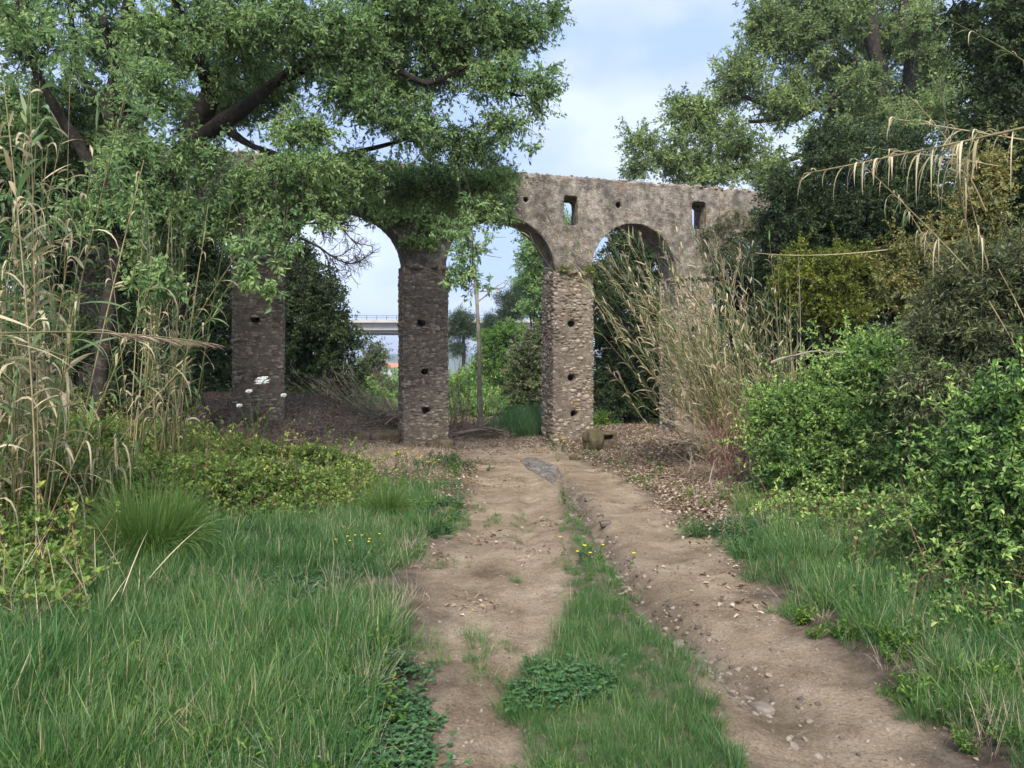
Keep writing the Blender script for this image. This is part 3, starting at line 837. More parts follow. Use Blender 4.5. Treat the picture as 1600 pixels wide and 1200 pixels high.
bush('evergreen_shrub', 'dark leafy growth around the trunks in front of the leftmost visible pier', 'shrub', ev(130, 690, 13.2),
     [B(110, 330, 60, 60, 13.2), B(80, 420, 45, 60, 13.2), B(210, 330, 60, 60, 13), B(190, 430, 40, 50, 13), B(110, 540, 45, 60, 13.2), B(300, 380, 40, 50, 13), B(40, 300, 60, 70, 13.2), B(200, 560, 40, 60, 13), B(140, 630, 60, 40, 13), B(270, 610, 45, 40, 13)],
     620, 'dark', 27, .05, cr=.35, T=5, L=16, ll=.075, lw=.035, shell=2.2, droop=.4, shoots=60)
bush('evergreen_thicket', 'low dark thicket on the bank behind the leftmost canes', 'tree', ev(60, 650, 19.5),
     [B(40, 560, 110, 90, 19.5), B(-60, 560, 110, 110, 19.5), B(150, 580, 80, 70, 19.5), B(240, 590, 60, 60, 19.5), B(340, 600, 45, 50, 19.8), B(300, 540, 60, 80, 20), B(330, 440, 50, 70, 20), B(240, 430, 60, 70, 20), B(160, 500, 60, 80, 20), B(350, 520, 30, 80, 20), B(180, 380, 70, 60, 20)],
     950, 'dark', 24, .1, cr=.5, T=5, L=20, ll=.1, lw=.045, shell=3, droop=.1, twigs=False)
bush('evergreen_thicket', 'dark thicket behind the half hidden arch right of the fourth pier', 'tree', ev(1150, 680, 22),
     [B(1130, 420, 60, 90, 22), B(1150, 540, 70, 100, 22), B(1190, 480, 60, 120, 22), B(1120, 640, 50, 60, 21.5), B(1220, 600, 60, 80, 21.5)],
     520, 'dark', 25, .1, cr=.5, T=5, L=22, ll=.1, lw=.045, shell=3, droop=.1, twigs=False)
G = rng(26); wb = ev(700, 600, 80); g = Geo()
bl = [B(px, 600 + G.uniform(-10, 25), 42, G.uniform(14, 34), G.uniform(55, 110)) for px in range(-40, 1400, 22)]
Cc, od = sample_blobs(bl, 1500, G, 2.6)
crown(g, None, Cc - wb, od, G, 1.5, 4, 12, .42, .24, .1)
wd = g.build('distant_woods', M['oak'], None); wd.location = wb
tag(wd, 'band of distant woodland across the valley seen through the arches', 'woods', None, 'stuff')
# through the middle arch
for lab, px, py, D, bl, n, mt, sd in (
    ('bright green broadleaf tree rising against the right pier in the middle arch', 835, 660, 30, [(835, 400, 28, 50), (860, 360, 30, 50), (850, 470, 40, 45), (825, 440, 22, 25), (880, 420, 40, 90)], 420, 'oak', 31),
    ('light green bushy tree low in the middle arch', 780, 660, 36, [(780, 560, 38, 40), (760, 590, 28, 28), (800, 520, 28, 24), (765, 530, 22, 18), (795, 600, 40, 24)], 330, 'bright', 32),
    ('dull grey green shrub leaning on the third pier', 830, 670, 26, [(825, 570, 34, 44), (845, 610, 28, 40), (838, 530, 22, 28), (810, 610, 22, 26)], 300, 'olive', 33)):
    bush('broadleaf_tree' if sd != 33 else 'grey_shrub', lab, 'tree' if sd != 33 else 'shrub', ev(px, py, D), [B(*b, D) for b in bl], n, mt, sd, .08, cr=.5 if D > 28 else .4, T=5, L=18, ll=.13 if D > 28 else .1, lw=.055, twigs=False, shell=2.6)

bush('green_shrub', 'mixed green shrub behind the pale standing reeds in the middle arch', 'shrub', ev(735, 650, 27),
     [B(725, 600, 30, 30, 27), B(755, 625, 34, 26, 26.5), B(705, 625, 26, 30, 27), B(790, 640, 34, 20, 26), B(735, 640, 34, 20, 26)], 240, 'shrub', 34, .05, cr=.42, T=5, L=18, ll=.1, lw=.045, twigs=False, shell=2.2, shoots=40)
def pine(label, px, top, D, r, seed, bl):
    b = ev(px, 620, D)
    tree('pine_tree', label, 'tree', b, [([b, W(px + 2, (top + 590) / 2, D), W(px, top + 10, D)], .16, .05)], [B(*q, D) for q in bl], 120, 'dark_pine', seed, cr=.6, T=6, L=22, ll=.24, lw=.022, droop=.0, twigs=False, group='pines beyond the middle arch', branches=True, thick=1.4)
M['dark_pine'] = leafmat('pine_needles', [(0.05, (.018, .040, .018)), (.5, (.04, .075, .03)), (.95, (.08, .12, .05))], .1, .5)
pine('small dark pine seen just right of the second pier', 722, 480, 48, 20, 41, [(720, 498, 20, 14), (712, 520, 14, 10), (732, 515, 14, 12), (715, 545, 18, 8)])
pine('dark pine crown rising beyond the light green bushes', 772, 492, 52, 20, 42, [(768, 505, 16, 10), (785, 515, 16, 12), (755, 520, 10, 8)])
pine('broad topped pine reaching beside the bright tree in the middle arch', 800, 450, 44, 20, 43, [(795, 468, 22, 10), (812, 450, 12, 14), (806, 485, 20, 10), (788, 490, 12, 6)])

# bare pole-like young tree
b = W(750, 640, 21); b[2] = float(height(b[0], b[1])) - .1
G = rng(50); t = thing('sapling', 'thin bare pale sapling standing alone in the middle arch', 'tree', tuple(b))
g = Geo(); tube_path(g, [b - b, W(749, 560, 21) - b, W(745, 460, 21) - b, W(738, 390, 21) - b, W(732, 330, 21) - b], .075, .03, 8, .5, .006, G, 14); tr = g.build('trunk', M['palebark'], t, True)
g = Geo()
for a, m, e in (((748, 470), (770, 452), (792, 438)), ((745, 455), (765, 455), (778, 445)), ((740, 400), (760, 375), (790, 370)), ((736, 370), (720, 350), (700, 335)), ((738, 385), (765, 400), (785, 402)), ((770, 452), (785, 450), (800, 432))):
    tube_path(g, [W(*a, 21) - b, W(*m, 21.1) - b, W(*e, 21.2) - b], .022, .006, 5, .6, .012, G, 8)
g.build('limb', M['palebark'], tr)

# through and behind the right arch: dark ivy-clad thicket
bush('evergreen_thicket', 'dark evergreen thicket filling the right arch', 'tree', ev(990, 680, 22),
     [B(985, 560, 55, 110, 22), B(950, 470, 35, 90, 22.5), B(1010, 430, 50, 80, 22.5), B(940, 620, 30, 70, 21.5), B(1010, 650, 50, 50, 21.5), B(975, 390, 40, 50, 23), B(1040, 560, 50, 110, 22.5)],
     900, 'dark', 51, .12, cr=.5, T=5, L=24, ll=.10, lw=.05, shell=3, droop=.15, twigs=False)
bush('green_shrub', 'small fresh green shrub at the foot of the right arch', 'shrub', ev(940, 690, 20.5), [B(938, 665, 18, 22, 20.5), B(955, 675, 14, 14, 20.5)], 60, 'bright', 52, .03, cr=.3, L=18, ll=.08, lw=.04, twigs=False)

# the big oak behind the right half of the wall
b = ev(1385, 600, 25)
RT_blobs = [B(1010, 225, 45, 28, 26), B(1060, 255, 60, 32, 26), B(1100, 185, 60, 40, 26), B(1060, 165, 30, 25, 26), B(1150, 235, 70, 42, 26), B(1160, 120, 60, 50, 26), B(1190, 50, 45, 55, 26), B(1250, 60, 70, 70, 26.5),
            B(1230, 160, 60, 50, 26), B(1290, 120, 60, 50, 26.5), B(1320, 30, 70, 60, 26.5), B(1400, 60, 70, 70, 27), B(1460, 100, 60, 80, 27), B(1330, 180, 50, 40, 26.5), B(1250, -40, 120, 50, 26.5), B(1400, -50, 120, 60, 27),
            B(1100, 280, 60, 22, 25.5), B(1200, 275, 60, 25, 25.5), B(1400, 170, 60, 50, 27), B(990, 265, 25, 15, 26), B(1350, 130, 45, 40, 24.4), B(1440, 40, 40, 45, 24.4), B(1400, 200, 60, 40, 24.4), B(1300, 220, 60, 40, 24.6), B(1340, 20, 30, 30, 24.4), B(1470, 180, 50, 60, 24.5)]
tree('oak_tree', 'tall spreading oak with crooked dark limbs rising behind the right end of the aqueduct', 'tree', b,
     [([b, W(1392, 400, 25.2), W(1395, 250, 25.4), W(1382, 140, 25.5), W(1362, 60, 25.6), W(1358, -40, 25.6)], .34, .2),
      ([W(1392, 230, 25.4), W(1425, 100, 25.5), W(1408, 50, 25.6), W(1420, -40, 25.8)], .22, .13),
      ([W(1390, 200, 25.4), W(1360, 125, 25.5), W(1300, 150, 25.8), W(1240, 185, 26), W(1170, 190, 26)], .20, .07),
      ([W(1380, 130, 25.5), W(1290, 60, 26), W(1220, 40, 26)], .14, .06),
      ([W(1300, 150, 25.8), W(1290, 220, 26), W(1230, 250, 26), W(1120, 270, 26), W(1040, 250, 26)], .12, .05),
      ([W(1240, 185, 26), W(1150, 150, 26), W(1080, 180, 26)], .09, .04)],
     RT_blobs, 1900, 'oak_far', 60, cr=.62, T=5, L=17, ll=.13, lw=.062, droop=.1, thick=1.8, shell=1.7, twr=.008)

# dark evergreens on the right side
bush('evergreen_tree', 'dense dark evergreen swallowing the right end of the wall', 'tree', ev(1290, 640, 16.5),
     [B(1290, 300, 80, 90, 16.5), B(1240, 400, 60, 90, 16.8), B(1340, 380, 80, 100, 16.5), B(1220, 330, 45, 60, 16.8), B(1310, 230, 55, 40, 16.5), B(1420, 330, 70, 100, 16), B(1280, 500, 80, 80, 16.8), B(1400, 250, 50, 50, 16.5), B(1210, 480, 35, 90, 17.2)],
     1400, 'dark', 61, .16, cr=.42, T=5, L=26, ll=.075, lw=.04, shell=3.2, droop=.2, twigs=False)
bush('evergreen_tree', 'dark evergreen backing the golden shrub on the right bank', 'tree', ev(1480, 640, 18),
     [B(1420, 470, 70, 100, 18), B(1500, 400, 80, 100, 18), B(1580, 480, 80, 120, 18), B(1350, 520, 50, 80, 18), B(1480, 280, 70, 70, 18), B(1640, 380, 80, 150, 18), B(1560, 250, 60, 80, 18)],
     700, 'dark', 68, .12, cr=.45, T=5, L=20, ll=.085, lw=.045, shell=2.6, droop=.2, twigs=False)
bush('evergreen_tree', 'very tall dark evergreen at the top right corner', 'tree', ev(1620, 640, 11),
     [B(1570, 60, 70, 90, 11), B(1540, 180, 50, 70, 11), B(1600, 250, 70, 100, 10.8), B(1640, 120, 80, 150, 11), B(1560, 330, 50, 60, 11), B(1620, -60, 120, 80, 11), B(1500, 30, 25, 40, 11.5), B(1660, 400, 70, 140, 10.8)],
     1000, 'dark', 62, .12, cr=.36, T=5, L=24, ll=.065, lw=.032, shell=3, droop=.3, twigs=False)
bush('yellow_green_shrub', 'round yellow green shrub in front of the dark evergreen', 'shrub', ev(1290, 640, 14),
     [B(1290, 440, 70, 45, 14), B(1250, 430, 40, 45, 14), B(1335, 420, 50, 38, 14), B(1300, 480, 60, 35, 13.8)], 420, 'yellowgreen', 63, .08, cr=.26, T=5, L=18, ll=.055, lw=.03, up=.7, shoots=100, shell=2)
bush('golden_shrub', 'tall golden leaved shrub beside the drooping dead cane', 'shrub', ev(1500, 640, 9.5),
     [B(1540, 265, 40, 42, 9.5), B(1530, 330, 42, 45, 9.5), B(1500, 370, 40, 35, 9.5), B(1420, 400, 38, 42, 9.5), B(1440, 460, 50, 45, 9.3), B(1560, 400, 50, 50, 9.5), B(1390, 440, 20, 40, 9.5)], 420, 'golden', 64, .05, cr=.2, T=5, L=15, ll=.042, lw=.022, up=.6, shoots=160, shell=2)
bush('olive_green_shrub', 'dull olive green shrub with narrow leaves at the right edge', 'shrub', ev(1560, 700, 7.2),
     [B(1530, 450, 80, 65, 7.2), B(1600, 430, 70, 80, 7), B(1480, 520, 70, 60, 7.2), B(1570, 540, 80, 60, 7), B(1650, 520, 60, 90, 7), B(1470, 600, 70, 50, 7), B(1560, 620, 80, 50, 7)], 820, 'olive', 65, .04, cr=.24, T=5, L=15, ll=.062, lw=.017, up=.3, shoots=240, shell=2.0)
bush('bramble_bush', 'rounded bright green bush spilling towards the track on the right', 'shrub', ev(1310, 780, 9),
     [B(1330, 590, 75, 48, 9.2), B(1260, 640, 80, 55, 9.2), B(1360, 650, 90, 60, 8.8), B(1230, 710, 55, 50, 9), B(1310, 730, 90, 50, 8.7), B(1400, 590, 70, 50, 8.8), B(1410, 730, 80, 55, 8.2), B(1215, 650, 40, 40, 9.3), B(1360, 545, 50, 30, 9.2)], 1050, 'shrub', 66, .03, cr=.24, T=5, L=17, ll=.048, lw=.026, up=.7, shoots=330, shell=2.2)
bush('green_shrub', 'broad green shrub continuing the right bank beyond the near bush', 'shrub', np.array([6.6, 6.2, .3]),
     [[6.2, 6.4, 1.3, .9, .9, .9], [7.2, 6.0, 1.5, 1.0, .9, 1.1], [7.0, 7.6, 1.9, 1.1, 1.0, 1.3], [8.4, 7.0, 1.6, 1.1, 1.0, 1.2], [5.9, 5.0, .9, .7, .7, .7], [8.0, 9.4, 2.2, 1.3, 1.2, 1.6]], 700, 'shrub', 69, .04, cr=.3, T=5, L=14, ll=.055, lw=.028, up=.7, shoots=120)
bush('hedge_shrub', 'near light green shrub with upright shoots at the lower right', 'shrub', ev(1540, 950, 5.2),
     [B(1570, 640, 70, 55, 5.2), B(1540, 720, 80, 60, 5.2), B(1600, 760, 80, 80, 5), B(1500, 800, 60, 60, 5.3), B(1580, 860, 80, 60, 5), B(1660, 680, 60, 90, 5.2), B(1520, 880, 50, 35, 5.1)], 620, 'shrub', 67, .025, cr=.19, T=5, L=15, ll=.042, lw=.021, kind='h', up=.8, shoots=260, shell=2.0)

# ivy hanging over the wall above the second pier
G = rng(70); iv = thing('ivy', 'thick ivy and small growth hanging over the wall above the second pier', 'ivy', tuple(aq_world(-2.2, -.1, 4)))
off = aq_world(-2.2, -.1, 4)
n = 900
s = G.uniform(-5.2, -.2, n); z = G.uniform(4.3, 6.3, n)
keep = np.ones(n, bool)
for c0 in ((-5.2 - 2.613) / 2, (-1.669 + .869) / 2):
    keep &= ((s - c0) / 1.27) ** 2 + ((z - 4.02) / 1.22) ** 2 > 1
keep &= (z > 4.3 + .8 * (vn(s * 2, z * 2, seed=4))) & (vn(s * 1.3, z * 1.3, seed=19) > .25)
s, z = s[keep], z[keep]
Cc = np.stack([P0[0] + s * ca + .1 * sa, 17 + s * sa - .1 * ca, z], 1) - off
g = Geo(); gb = Geo(); crown(g, gb, Cc, np.broadcast_to([sa, -ca, 0], Cc.shape), G, .24, 5, 14, .075, .04, .6, 'd', .2, .003)
gb.build('stems', M['bark'], iv); g.build('leaves', M['oak'], iv)
G = rng(71); off = aq_world(4.8, -.1, 4.5)
iv = thing('creeper', 'brownish creeper on the wall below the right hand window', 'creeper', tuple(off))
s = G.uniform(4.7, 6.4, 130); z = G.uniform(4.2, 5.9, 130)
k = (z < 5.2 + .7 * vn(s * 3, s * 0, seed=3)); s, z = s[k], z[k]
Cc = np.stack([P0[0] + s * ca + .12 * sa, 17 + s * sa - .12 * ca, z], 1) - off
g = Geo(); gb = Geo(); crown(g, gb, Cc, np.broadcast_to([sa, -ca, 0], Cc.shape), G, .22, 5, 9, .05, .028, .4, 'd', .2, .003)
gb.build('stems', M['twig'], iv); g.build('leaves', M['olive'], iv)
# little weeds on the ledge of the third pier
G = rng(72); off = aq_world(1.3, -.1, 4.05)
iv = thing('wall_weeds', 'yellowish weeds rooted on the ledge of the third pier', 'weeds', tuple(off))
s = np.concatenate([G.uniform(1.0, 1.3, 10), G.uniform(1.5, 1.86, 14)]); z = 4.05 + G.uniform(-.05, .12, 24)
Cc = np.stack([P0[0] + s * ca + .08 * sa, 17 + s * sa - .08 * ca, z], 1) - off
g = Geo(); gb = Geo(); crown(g, gb, Cc, np.broadcast_to([sa, -ca, 0], Cc.shape), G, .13, 5, 10, .045, .022, .1, 'd', .3, .002)
gb.build('stems', M['twig'], iv); g.build('leaves', M['yellowgreen'], iv)

# ------------------------------------------------------------------ canes and reeds
def cane(parent, off, base, tip, G, r=.010, bend=.25, nl=10, ll=.45, lw=.03, t0=.35, dry=.5, plume=0.0, droop=.6, ang=.7, name='cane', scat=.35):
    L = np.linalg.norm(tip - base)
    ctl = base * .5 + tip * .5 + np.array([-(tip - base)[0] * bend, -(tip - base)[1] * bend, L * bend * .6]) + G.normal(size=3) * L * .03
    P = curve(base, ctl, tip, 12) - off
    g = Geo(); tubes(g, P, np.linspace(r, r * .35, 12), 5, G.uniform(0, 1))
    c = g.build(name, M['cane'], parent, True)
    if nl:
        t = np.linspace(t0, .99, nl) + G.normal(size=nl) * .03 * (scat / .35) ** 1.5; t = np.clip(t, 0, .995)
        i = t * 11; k = np.minimum(i.astype(int), 10); f = (i - k)[:, None]
        p = P[k] * (1 - f) + P[k + 1] * f; d = unit(P[k + 1] - P[k])
        sv = rdir(G, 1)[0]; sv = unit(np.cross(d, sv)) * np.where(np.arange(nl) % 2, 1, -1)[:, None] + G.normal(size=(nl, 3)) * scat
        dd = unit(d + unit(sv) * ang)
        g = Geo()
        isdry = (G.uniform(0, 1, nl) < dry) | ((t < t0 + .2) & (G.uniform(0, 1, nl) < dry + .2))
        a = np.where(isdry, G.uniform(.52, 1, nl), G.uniform(.05, .45, nl))
        blades(g, p, dd, ll * G.uniform(.6, 1.2, nl) * (1.1 - .4 * t), lw * G.uniform(.5, 1.25, nl), droop * G.uniform(.15, 1.5, nl) + np.where(isdry, G.uniform(0, .6, nl), 0), a, 6, G=G)
        g.build('foliage', M['reed'], c)
    if plume:
        g = Geo(); n = 60
        t = G.uniform(0, 1, n); d = unit(P[-1] - P[-3])
        p = P[-1] - d * plume * (1 - t[:, None]) * .9
        dd = unit(d + rdir(G, n) * .28)
        blades(g, p, dd, plume * .35 * G.uniform(.5, 1.1, n), .009, .35, G.uniform(0, 1, n), 3, G=G)
        g.build('plume', M['plume'], c)
    return c

def clump(name, label, cat, specs, seed, group=None, **kw):
    G = rng(seed)
    b0 = np.mean([s[0] for s in specs], axis=0); b0[2] = float(height(b0[0], b0[1]))
    t = thing(name, label, cat, tuple(b0), 0, group)
    for s in specs:
        k = dict(kw); 
        if len(s) > 2: k.update(s[2])
        cane(t, b0, s[0], s[1], G, **k)
    return t

def gr(x, y): return np.array([x, y, float(height(x, y)) - .03])
# tall giant canes at the left edge
G = rng(80); sp = []
for i in range(95):
    D = G.uniform(5.2, 7.4); bxp = G.uniform(-110, 80)
    base = gr(*(W(bxp, 800, D)[:2])); tpx = bxp + G.normal() * 60 + 10; tpy = G.uniform(110, 520)
    sp.append((base, W(tpx, tpy, D + G.uniform(-.5, .3)), dict(dry=.36, bend=G.uniform(-.25, .2), r=G.uniform(.004, .009), nl=22, ll=G.uniform(.35, .62))))
clump('cane_clump', 'tall clump of half dry canes rising at the left edge of the picture', 'reeds', sp, 81, lw=.034, t0=.3, droop=.7, ang=.9)
# second clump in front of the dark pier
G = rng(82); sp = []
for i in range(42):
    D = G.uniform(8.5, 9.8); bxp = G.uniform(195, 290)
    base = gr(*(W(bxp, 740, D)[:2]))
    sp.append((base, W(bxp + G.uniform(-50, 85), G.uniform(300, 520), D + G.uniform(-.4, .2)), dict(dry=.3, bend=G.uniform(-.05, .12), r=G.uniform(.005, .012), nl=18, ll=.36)))
for (x0, y0, x1, y1, D) in ((190, 760, 380, 415, 8.6), (60, 760, 350, 480, 7.6), (100, 700, 225, 250, 7.5), (170, 690, 420, 330, 9), (40, 660, 200, 130, 6.8), (120, 740, 300, 560, 8)):
    sp.append((gr(*W(x0, y0, D)[:2]), W(x1, y1, D), dict(dry=.3, nl=8, bend=.05, r=.012, t0=.6)))
clump('cane_clump', 'slender pale canes standing before the dark pier left of the first arch', 'reeds', sp, 83, lw=.028, t0=.3, droop=.6, ang=.85)
# short arching leafy canes in the brambles
G = rng(84); sp = []
for i in range(12):
    D = G.uniform(6.3, 7); bxp = G.uniform(110, 190)
    sp.append((gr(*W(bxp, 760, D)[:2]), W(bxp + G.uniform(-70, 60), G.uniform(640, 730), D), dict(dry=.55, nl=8, ll=.4, bend=.1, r=.006, t0=.2)))
clump('cane_clump', 'short cane shoots with curling cream leaves in front of the tall canes', 'reeds', sp, 85, lw=.028, droop=1.5)
# right clump leaning over the litter
G = rng(86); sp = []
for i in range(250):
    D = G.uniform(11.4, 13.6); f = G.uniform(0, 1)
    bxp = 1122 + 112 * f + G.normal() * 12
    base = gr(*(W(bxp, 700, D)[:2]))
    ty = G.uniform(350, 640); tx = bxp - math.tan(R(4 + 38 * G.uniform(0, 1) ** 1.1)) * (720 - ty)
    sp.append((base, W(tx, ty, D - G.uniform(0, .8)), dict(plume=.3 if G.uniform() < .2 else 0, dry=.62, bend=G.uniform(-.12, .05), r=G.uniform(.003, .007), nl=26, ll=.40, t0=.12)))
for (tx, ty) in ((945, 290 + 60), (1000, 365), (1040, 395), (935, 480), (965, 580), (955, 500), (985, 470), (1010, 440), (950, 575), (1060, 420), (1155, 400), (1120, 380), (1150, 420)):
    D = 12.0; bxp = G.uniform(1090, 1180)
    sp.append((gr(*(W(bxp, 700, D)[:2])), W(tx, ty, D - .4), dict(plume=.32, dry=.45, bend=-.12, r=.008, nl=18, ll=.30, t0=.35)))
clump('reed_clump', 'big leaning clump of straw coloured reeds before the right pier', 'reeds', sp, 87, lw=.024, droop=.25, ang=.5)
# thin reeds beside yellow shrub
G = rng(88); sp = []
for i in range(14):
    D = 11; bxp = G.uniform(1215, 1265)
    sp.append((gr(*W(bxp, 700, D)[:2]), W(bxp + G.uniform(-25, 10), G.uniform(380, 540), D), dict(dry=.3, nl=10, ll=.3, bend=.05, r=.007)))
clump('reed_clump', 'few upright thin reeds between the leaning clump and the yellow green shrub', 'reeds', sp, 89, lw=.018, droop=.3)
# the long drooping canes that reach in from the right
G = rng(90)
sp = [(W(1660, 185, 6.4), W(1255, 272, 6.2), dict(bend=-.0, r=.014, nl=60, ll=.24, t0=.25, dry=.9, droop=1.1, ang=.9)),
      (W(1640, 225, 6.6), W(1395, 185, 6.3), dict(bend=.0, r=.010, nl=44, ll=.30, t0=.2, dry=.4, droop=.6)),
      (W(1540, 330, 6.8), W(1420, 150, 6.5), dict(bend=.1, r=.009, nl=30, ll=.32, t0=.3, dry=.35, droop=.5)),
      (W(1560, 260, 6.8), W(1350, 230, 6.4), dict(bend=.1, r=.008, nl=34, ll=.28, t0=.2, dry=.6, droop=.9)),
      (W(1520, 430, 7.0), W(1340, 250, 6.6), dict(bend=.0, r=.008, nl=26, ll=.25, t0=.3, dry=.7, droop=1.0)),
      (W(1540, 480, 7.0), W(1465, 110, 6.6), dict(bend=.05, r=.009, nl=28, ll=.30, t0=.4, dry=.3, droop=.5)),
      (W(1650, 130, 6.2), W(1480, 30, 6.1), dict(bend=.05, r=.008, nl=10, ll=.22, t0=.3, dry=.5, droop=.8)),
      (W(1480, 440, 7.2), W(1400, 300, 6.8), dict(bend=.0, r=.007, nl=14, ll=.22, t0=.2, dry=.9, droop=1.3)),
      (W(1460, 380, 9.5), W(1180, 395, 9.8), dict(bend=-.12, r=.010, nl=8, ll=.2, t0=.55, dry=.7, droop=.8)),
      (W(1560, 480, 7.0), W(1500, 250, 6.8), dict(bend=.0, r=.008, nl=14, ll=.26, t0=.2, dry=.7, droop=1.3))]
b0 = gr(5.4, 6.8); t = thing('cane_clump', 'long arching cane with hanging dead leaves reaching in from the upper right', 'reeds', tuple(b0))
for s in sp: cane(t, b0, s[0], s[1], G, **{**dict(lw=.018, ang=.75), **s[2], 'scat': .8})
for px, py in ((1650, 230), (1640, 300), (1560, 420), (1545, 470)):
    cane(t, b0, gr(5.4 + G.uniform(-.3, .3), 6.8 + G.uniform(-.2, .2)), W(px, py, 6.6), G, nl=0, r=.013, bend=.02)
# foreground plume crossing from the left
b0 = gr(-3.2, 3.2); t = thing('feathery_reed', 'single feathery reed plume pointing right across the left side', 'reed', tuple(b0))
g = Geo(); P = np.array([W(-180, 560, 3.0), W(-60, 527, 3.0), W(60, 519, 3.0), W(160, 520, 3.0), W(260, 527, 3.0), W(345, 540, 3.0)]) - b0
stem = np.concatenate([[[0, 0, 0], [-.05, -.02, .9], [.1, 0, 1.6]], P]) if False else P
tube_path(g, stem, .006, .0015, 6, .3, 0, None, 20); c = g.build('stem', M['cane'], t, True)
g = Geo(); tube_path(g, [b0 - b0, (P[0]) * [.7, 1, .6], P[0]], .009, .006, 6, .3, 0, None, 10); g.build('stem', M['cane'], t, True)
g = Geo(); n = 420; tt = G.uniform(0, 1, n)
p = W(160, 519, 3.0) * (1 - tt[:, None]) + W(325, 536, 3.0) * tt[:, None] - b0
dd = unit(np.array([1, 0, -.14]) + G.normal(size=(n, 3)) * [.05, .1, .07])
blades(g, p, dd, .13 * G.uniform(.4, 1.1, n) * (1.1 - .5 * tt), .0035, .15, G.uniform(0, 1, n), 4, G=G); g.build('plume', M['plume'], t)
g = Geo()
for a, b_, dr, w_, tn in (((-60, 540), (150, 497), .35, .022, .75), ((-80, 560), (110, 470), .2, .02, .2), ((0, 521), (170, 580), .0, .018, .5), ((-60, 480), (60, 500), .1, .02, .8), ((-40, 545), (60, 620), .1, .02, .85), ((120, 525), (225, 555), .0, .008, .8), ((60, 500), (140, 498), .3, .02, .2)):
    p0, p1 = W(*a, 3.0) - b0, W(*b_, 2.9) - b0
    blades(g, p0[None], (p1 - p0)[None], np.array([np.linalg.norm(p1 - p0)]), np.array([w_]), np.array([dr]), np.array([tn]), 10, G=G)
g.build('foliage', M['reed'], t)
# reeds beyond the left arch, leaning over with plumes
G = rng(92); sp = []
for i in range(90):
    D = G.uniform(18.6, 21); bxp = G.uniform(550, 660)
    base = gr(*W(bxp, 660, D)[:2])
    sp.append((base, W(bxp - G.uniform(30, 130), G.uniform(570, 640), D), dict(plume=.38 if G.uniform() < .6 else 0, bend=G.uniform(-.25, -.05), r=.011, nl=10, ll=.35, dry=.95)))
clump('reed_clump', 'dead reeds with pale plumes bent over beyond the left arch', 'reeds', sp, 93, lw=.02, droop=.3)
G = rng(94); sp = []
for i in range(46):
    D = G.uniform(19.5, 21.5); bxp = G.uniform(696, 790) if i % 3 else G.uniform(696, 730)
    base = gr(*W(bxp, 670, D)[:2])
    sp.append((base, W(bxp + G.uniform(-15, 15), G.uniform(555, 640) + max(0, bxp - 730) * .5, D), dict(bend=0, r=.010, nl=8, ll=.4, dry=.6)))
clump('reed_clump', 'pale standing reeds just right of the second pier', 'reeds', sp, 95, lw=.025, droop=.5)

# ------------------------------------------------------------------ stones, slab, debris
def rock(name, label, cat, loc, size, seed, mat, rz=0, group=None, flat=1.0):
    G = rng(seed); bm = bmesh.new(); bmesh.ops.create_icosphere(bm, subdivisions=3, radius=.5)
    v = np.array([q.co for q in bm.verts])
    e = 4; k = 1 / (np.abs(v / .5) ** e).sum(1) ** (1 / e)
    v = v * k[:, None] * (1 + .25 * (fbm(v[:, 0] * 4 + seed, v[:, 1] * 4, v[:, 2] * 4, seed) - .5)[:, None])
    v = v + (fbm(v[:, 0] * 12 + seed, v[:, 1] * 12, v[:, 2] * 12, seed, 2) - .5)[:, None] * .06
    for q, c in zip(bm.verts, v): q.co = Vector(c * size)
    me = bpy.data.meshes.new(name); bm.to_mesh(me); me.materials.append(mat)
    me.attributes.new('tint', 'FLOAT', 'POINT').data.foreach_set('value', np.full(len(me.vertices), G.uniform(0, 1), np.float32))
    me.polygons.foreach_set('use_smooth', np.ones(len(me.polygons), bool))
    o = link(name, me); o.location = loc; o.rotation_euler = (G.uniform(-.1, .1), G.uniform(-.1, .1), rz)
    return tag(o, label, cat, group)

# carved drum lying by the third pier
dl = W(932, 700, 15.4); dz = float(height(dl[0], dl[1]))
dr = thing('stone_drum', 'mossy carved stone drum with a square slot lying beside the third pier', 'stone', (dl[0] - .06, dl[1], dz + .2), R(22))
G = rng(96); g = Geo()
ths = np.linspace(0, 2 * np.pi, 36, endpoint=False)
prof = [(-.17, 0), (-.17, .15), (-.165, .20), (-.14, .235), (0, .245), (.10, .24), (.13, .21), (.13, 0)]
V = np.array([[x * (1 + .04 * math.sin(th * 3)), r * math.cos(th) * (1 + .03 * math.sin(5 * th)), r * math.sin(th) * (1 + .03 * math.cos(4 * th))] for x, r in prof for th in ths])
idx = np.arange(len(V)).reshape(len(prof), 36); nx = np.roll(idx, -1, 1)
V += G.normal(size=V.shape) * .003
g.add(V, np.stack([idx[:-1], nx[:-1], nx[1:], idx[1:]], -1)); g.build('drum', M['mossy'], dr, True)
bm = bmesh.new(); box_bm(bm, .10, .46, -.17, .20, -.24, .17)
cut = bmesh.new(); box_bm(cut, .16, .38, -.3, .06, .02, .12)
solid_minus('block', bm, cut, .016, M['mossy'], .02, 5, dr)
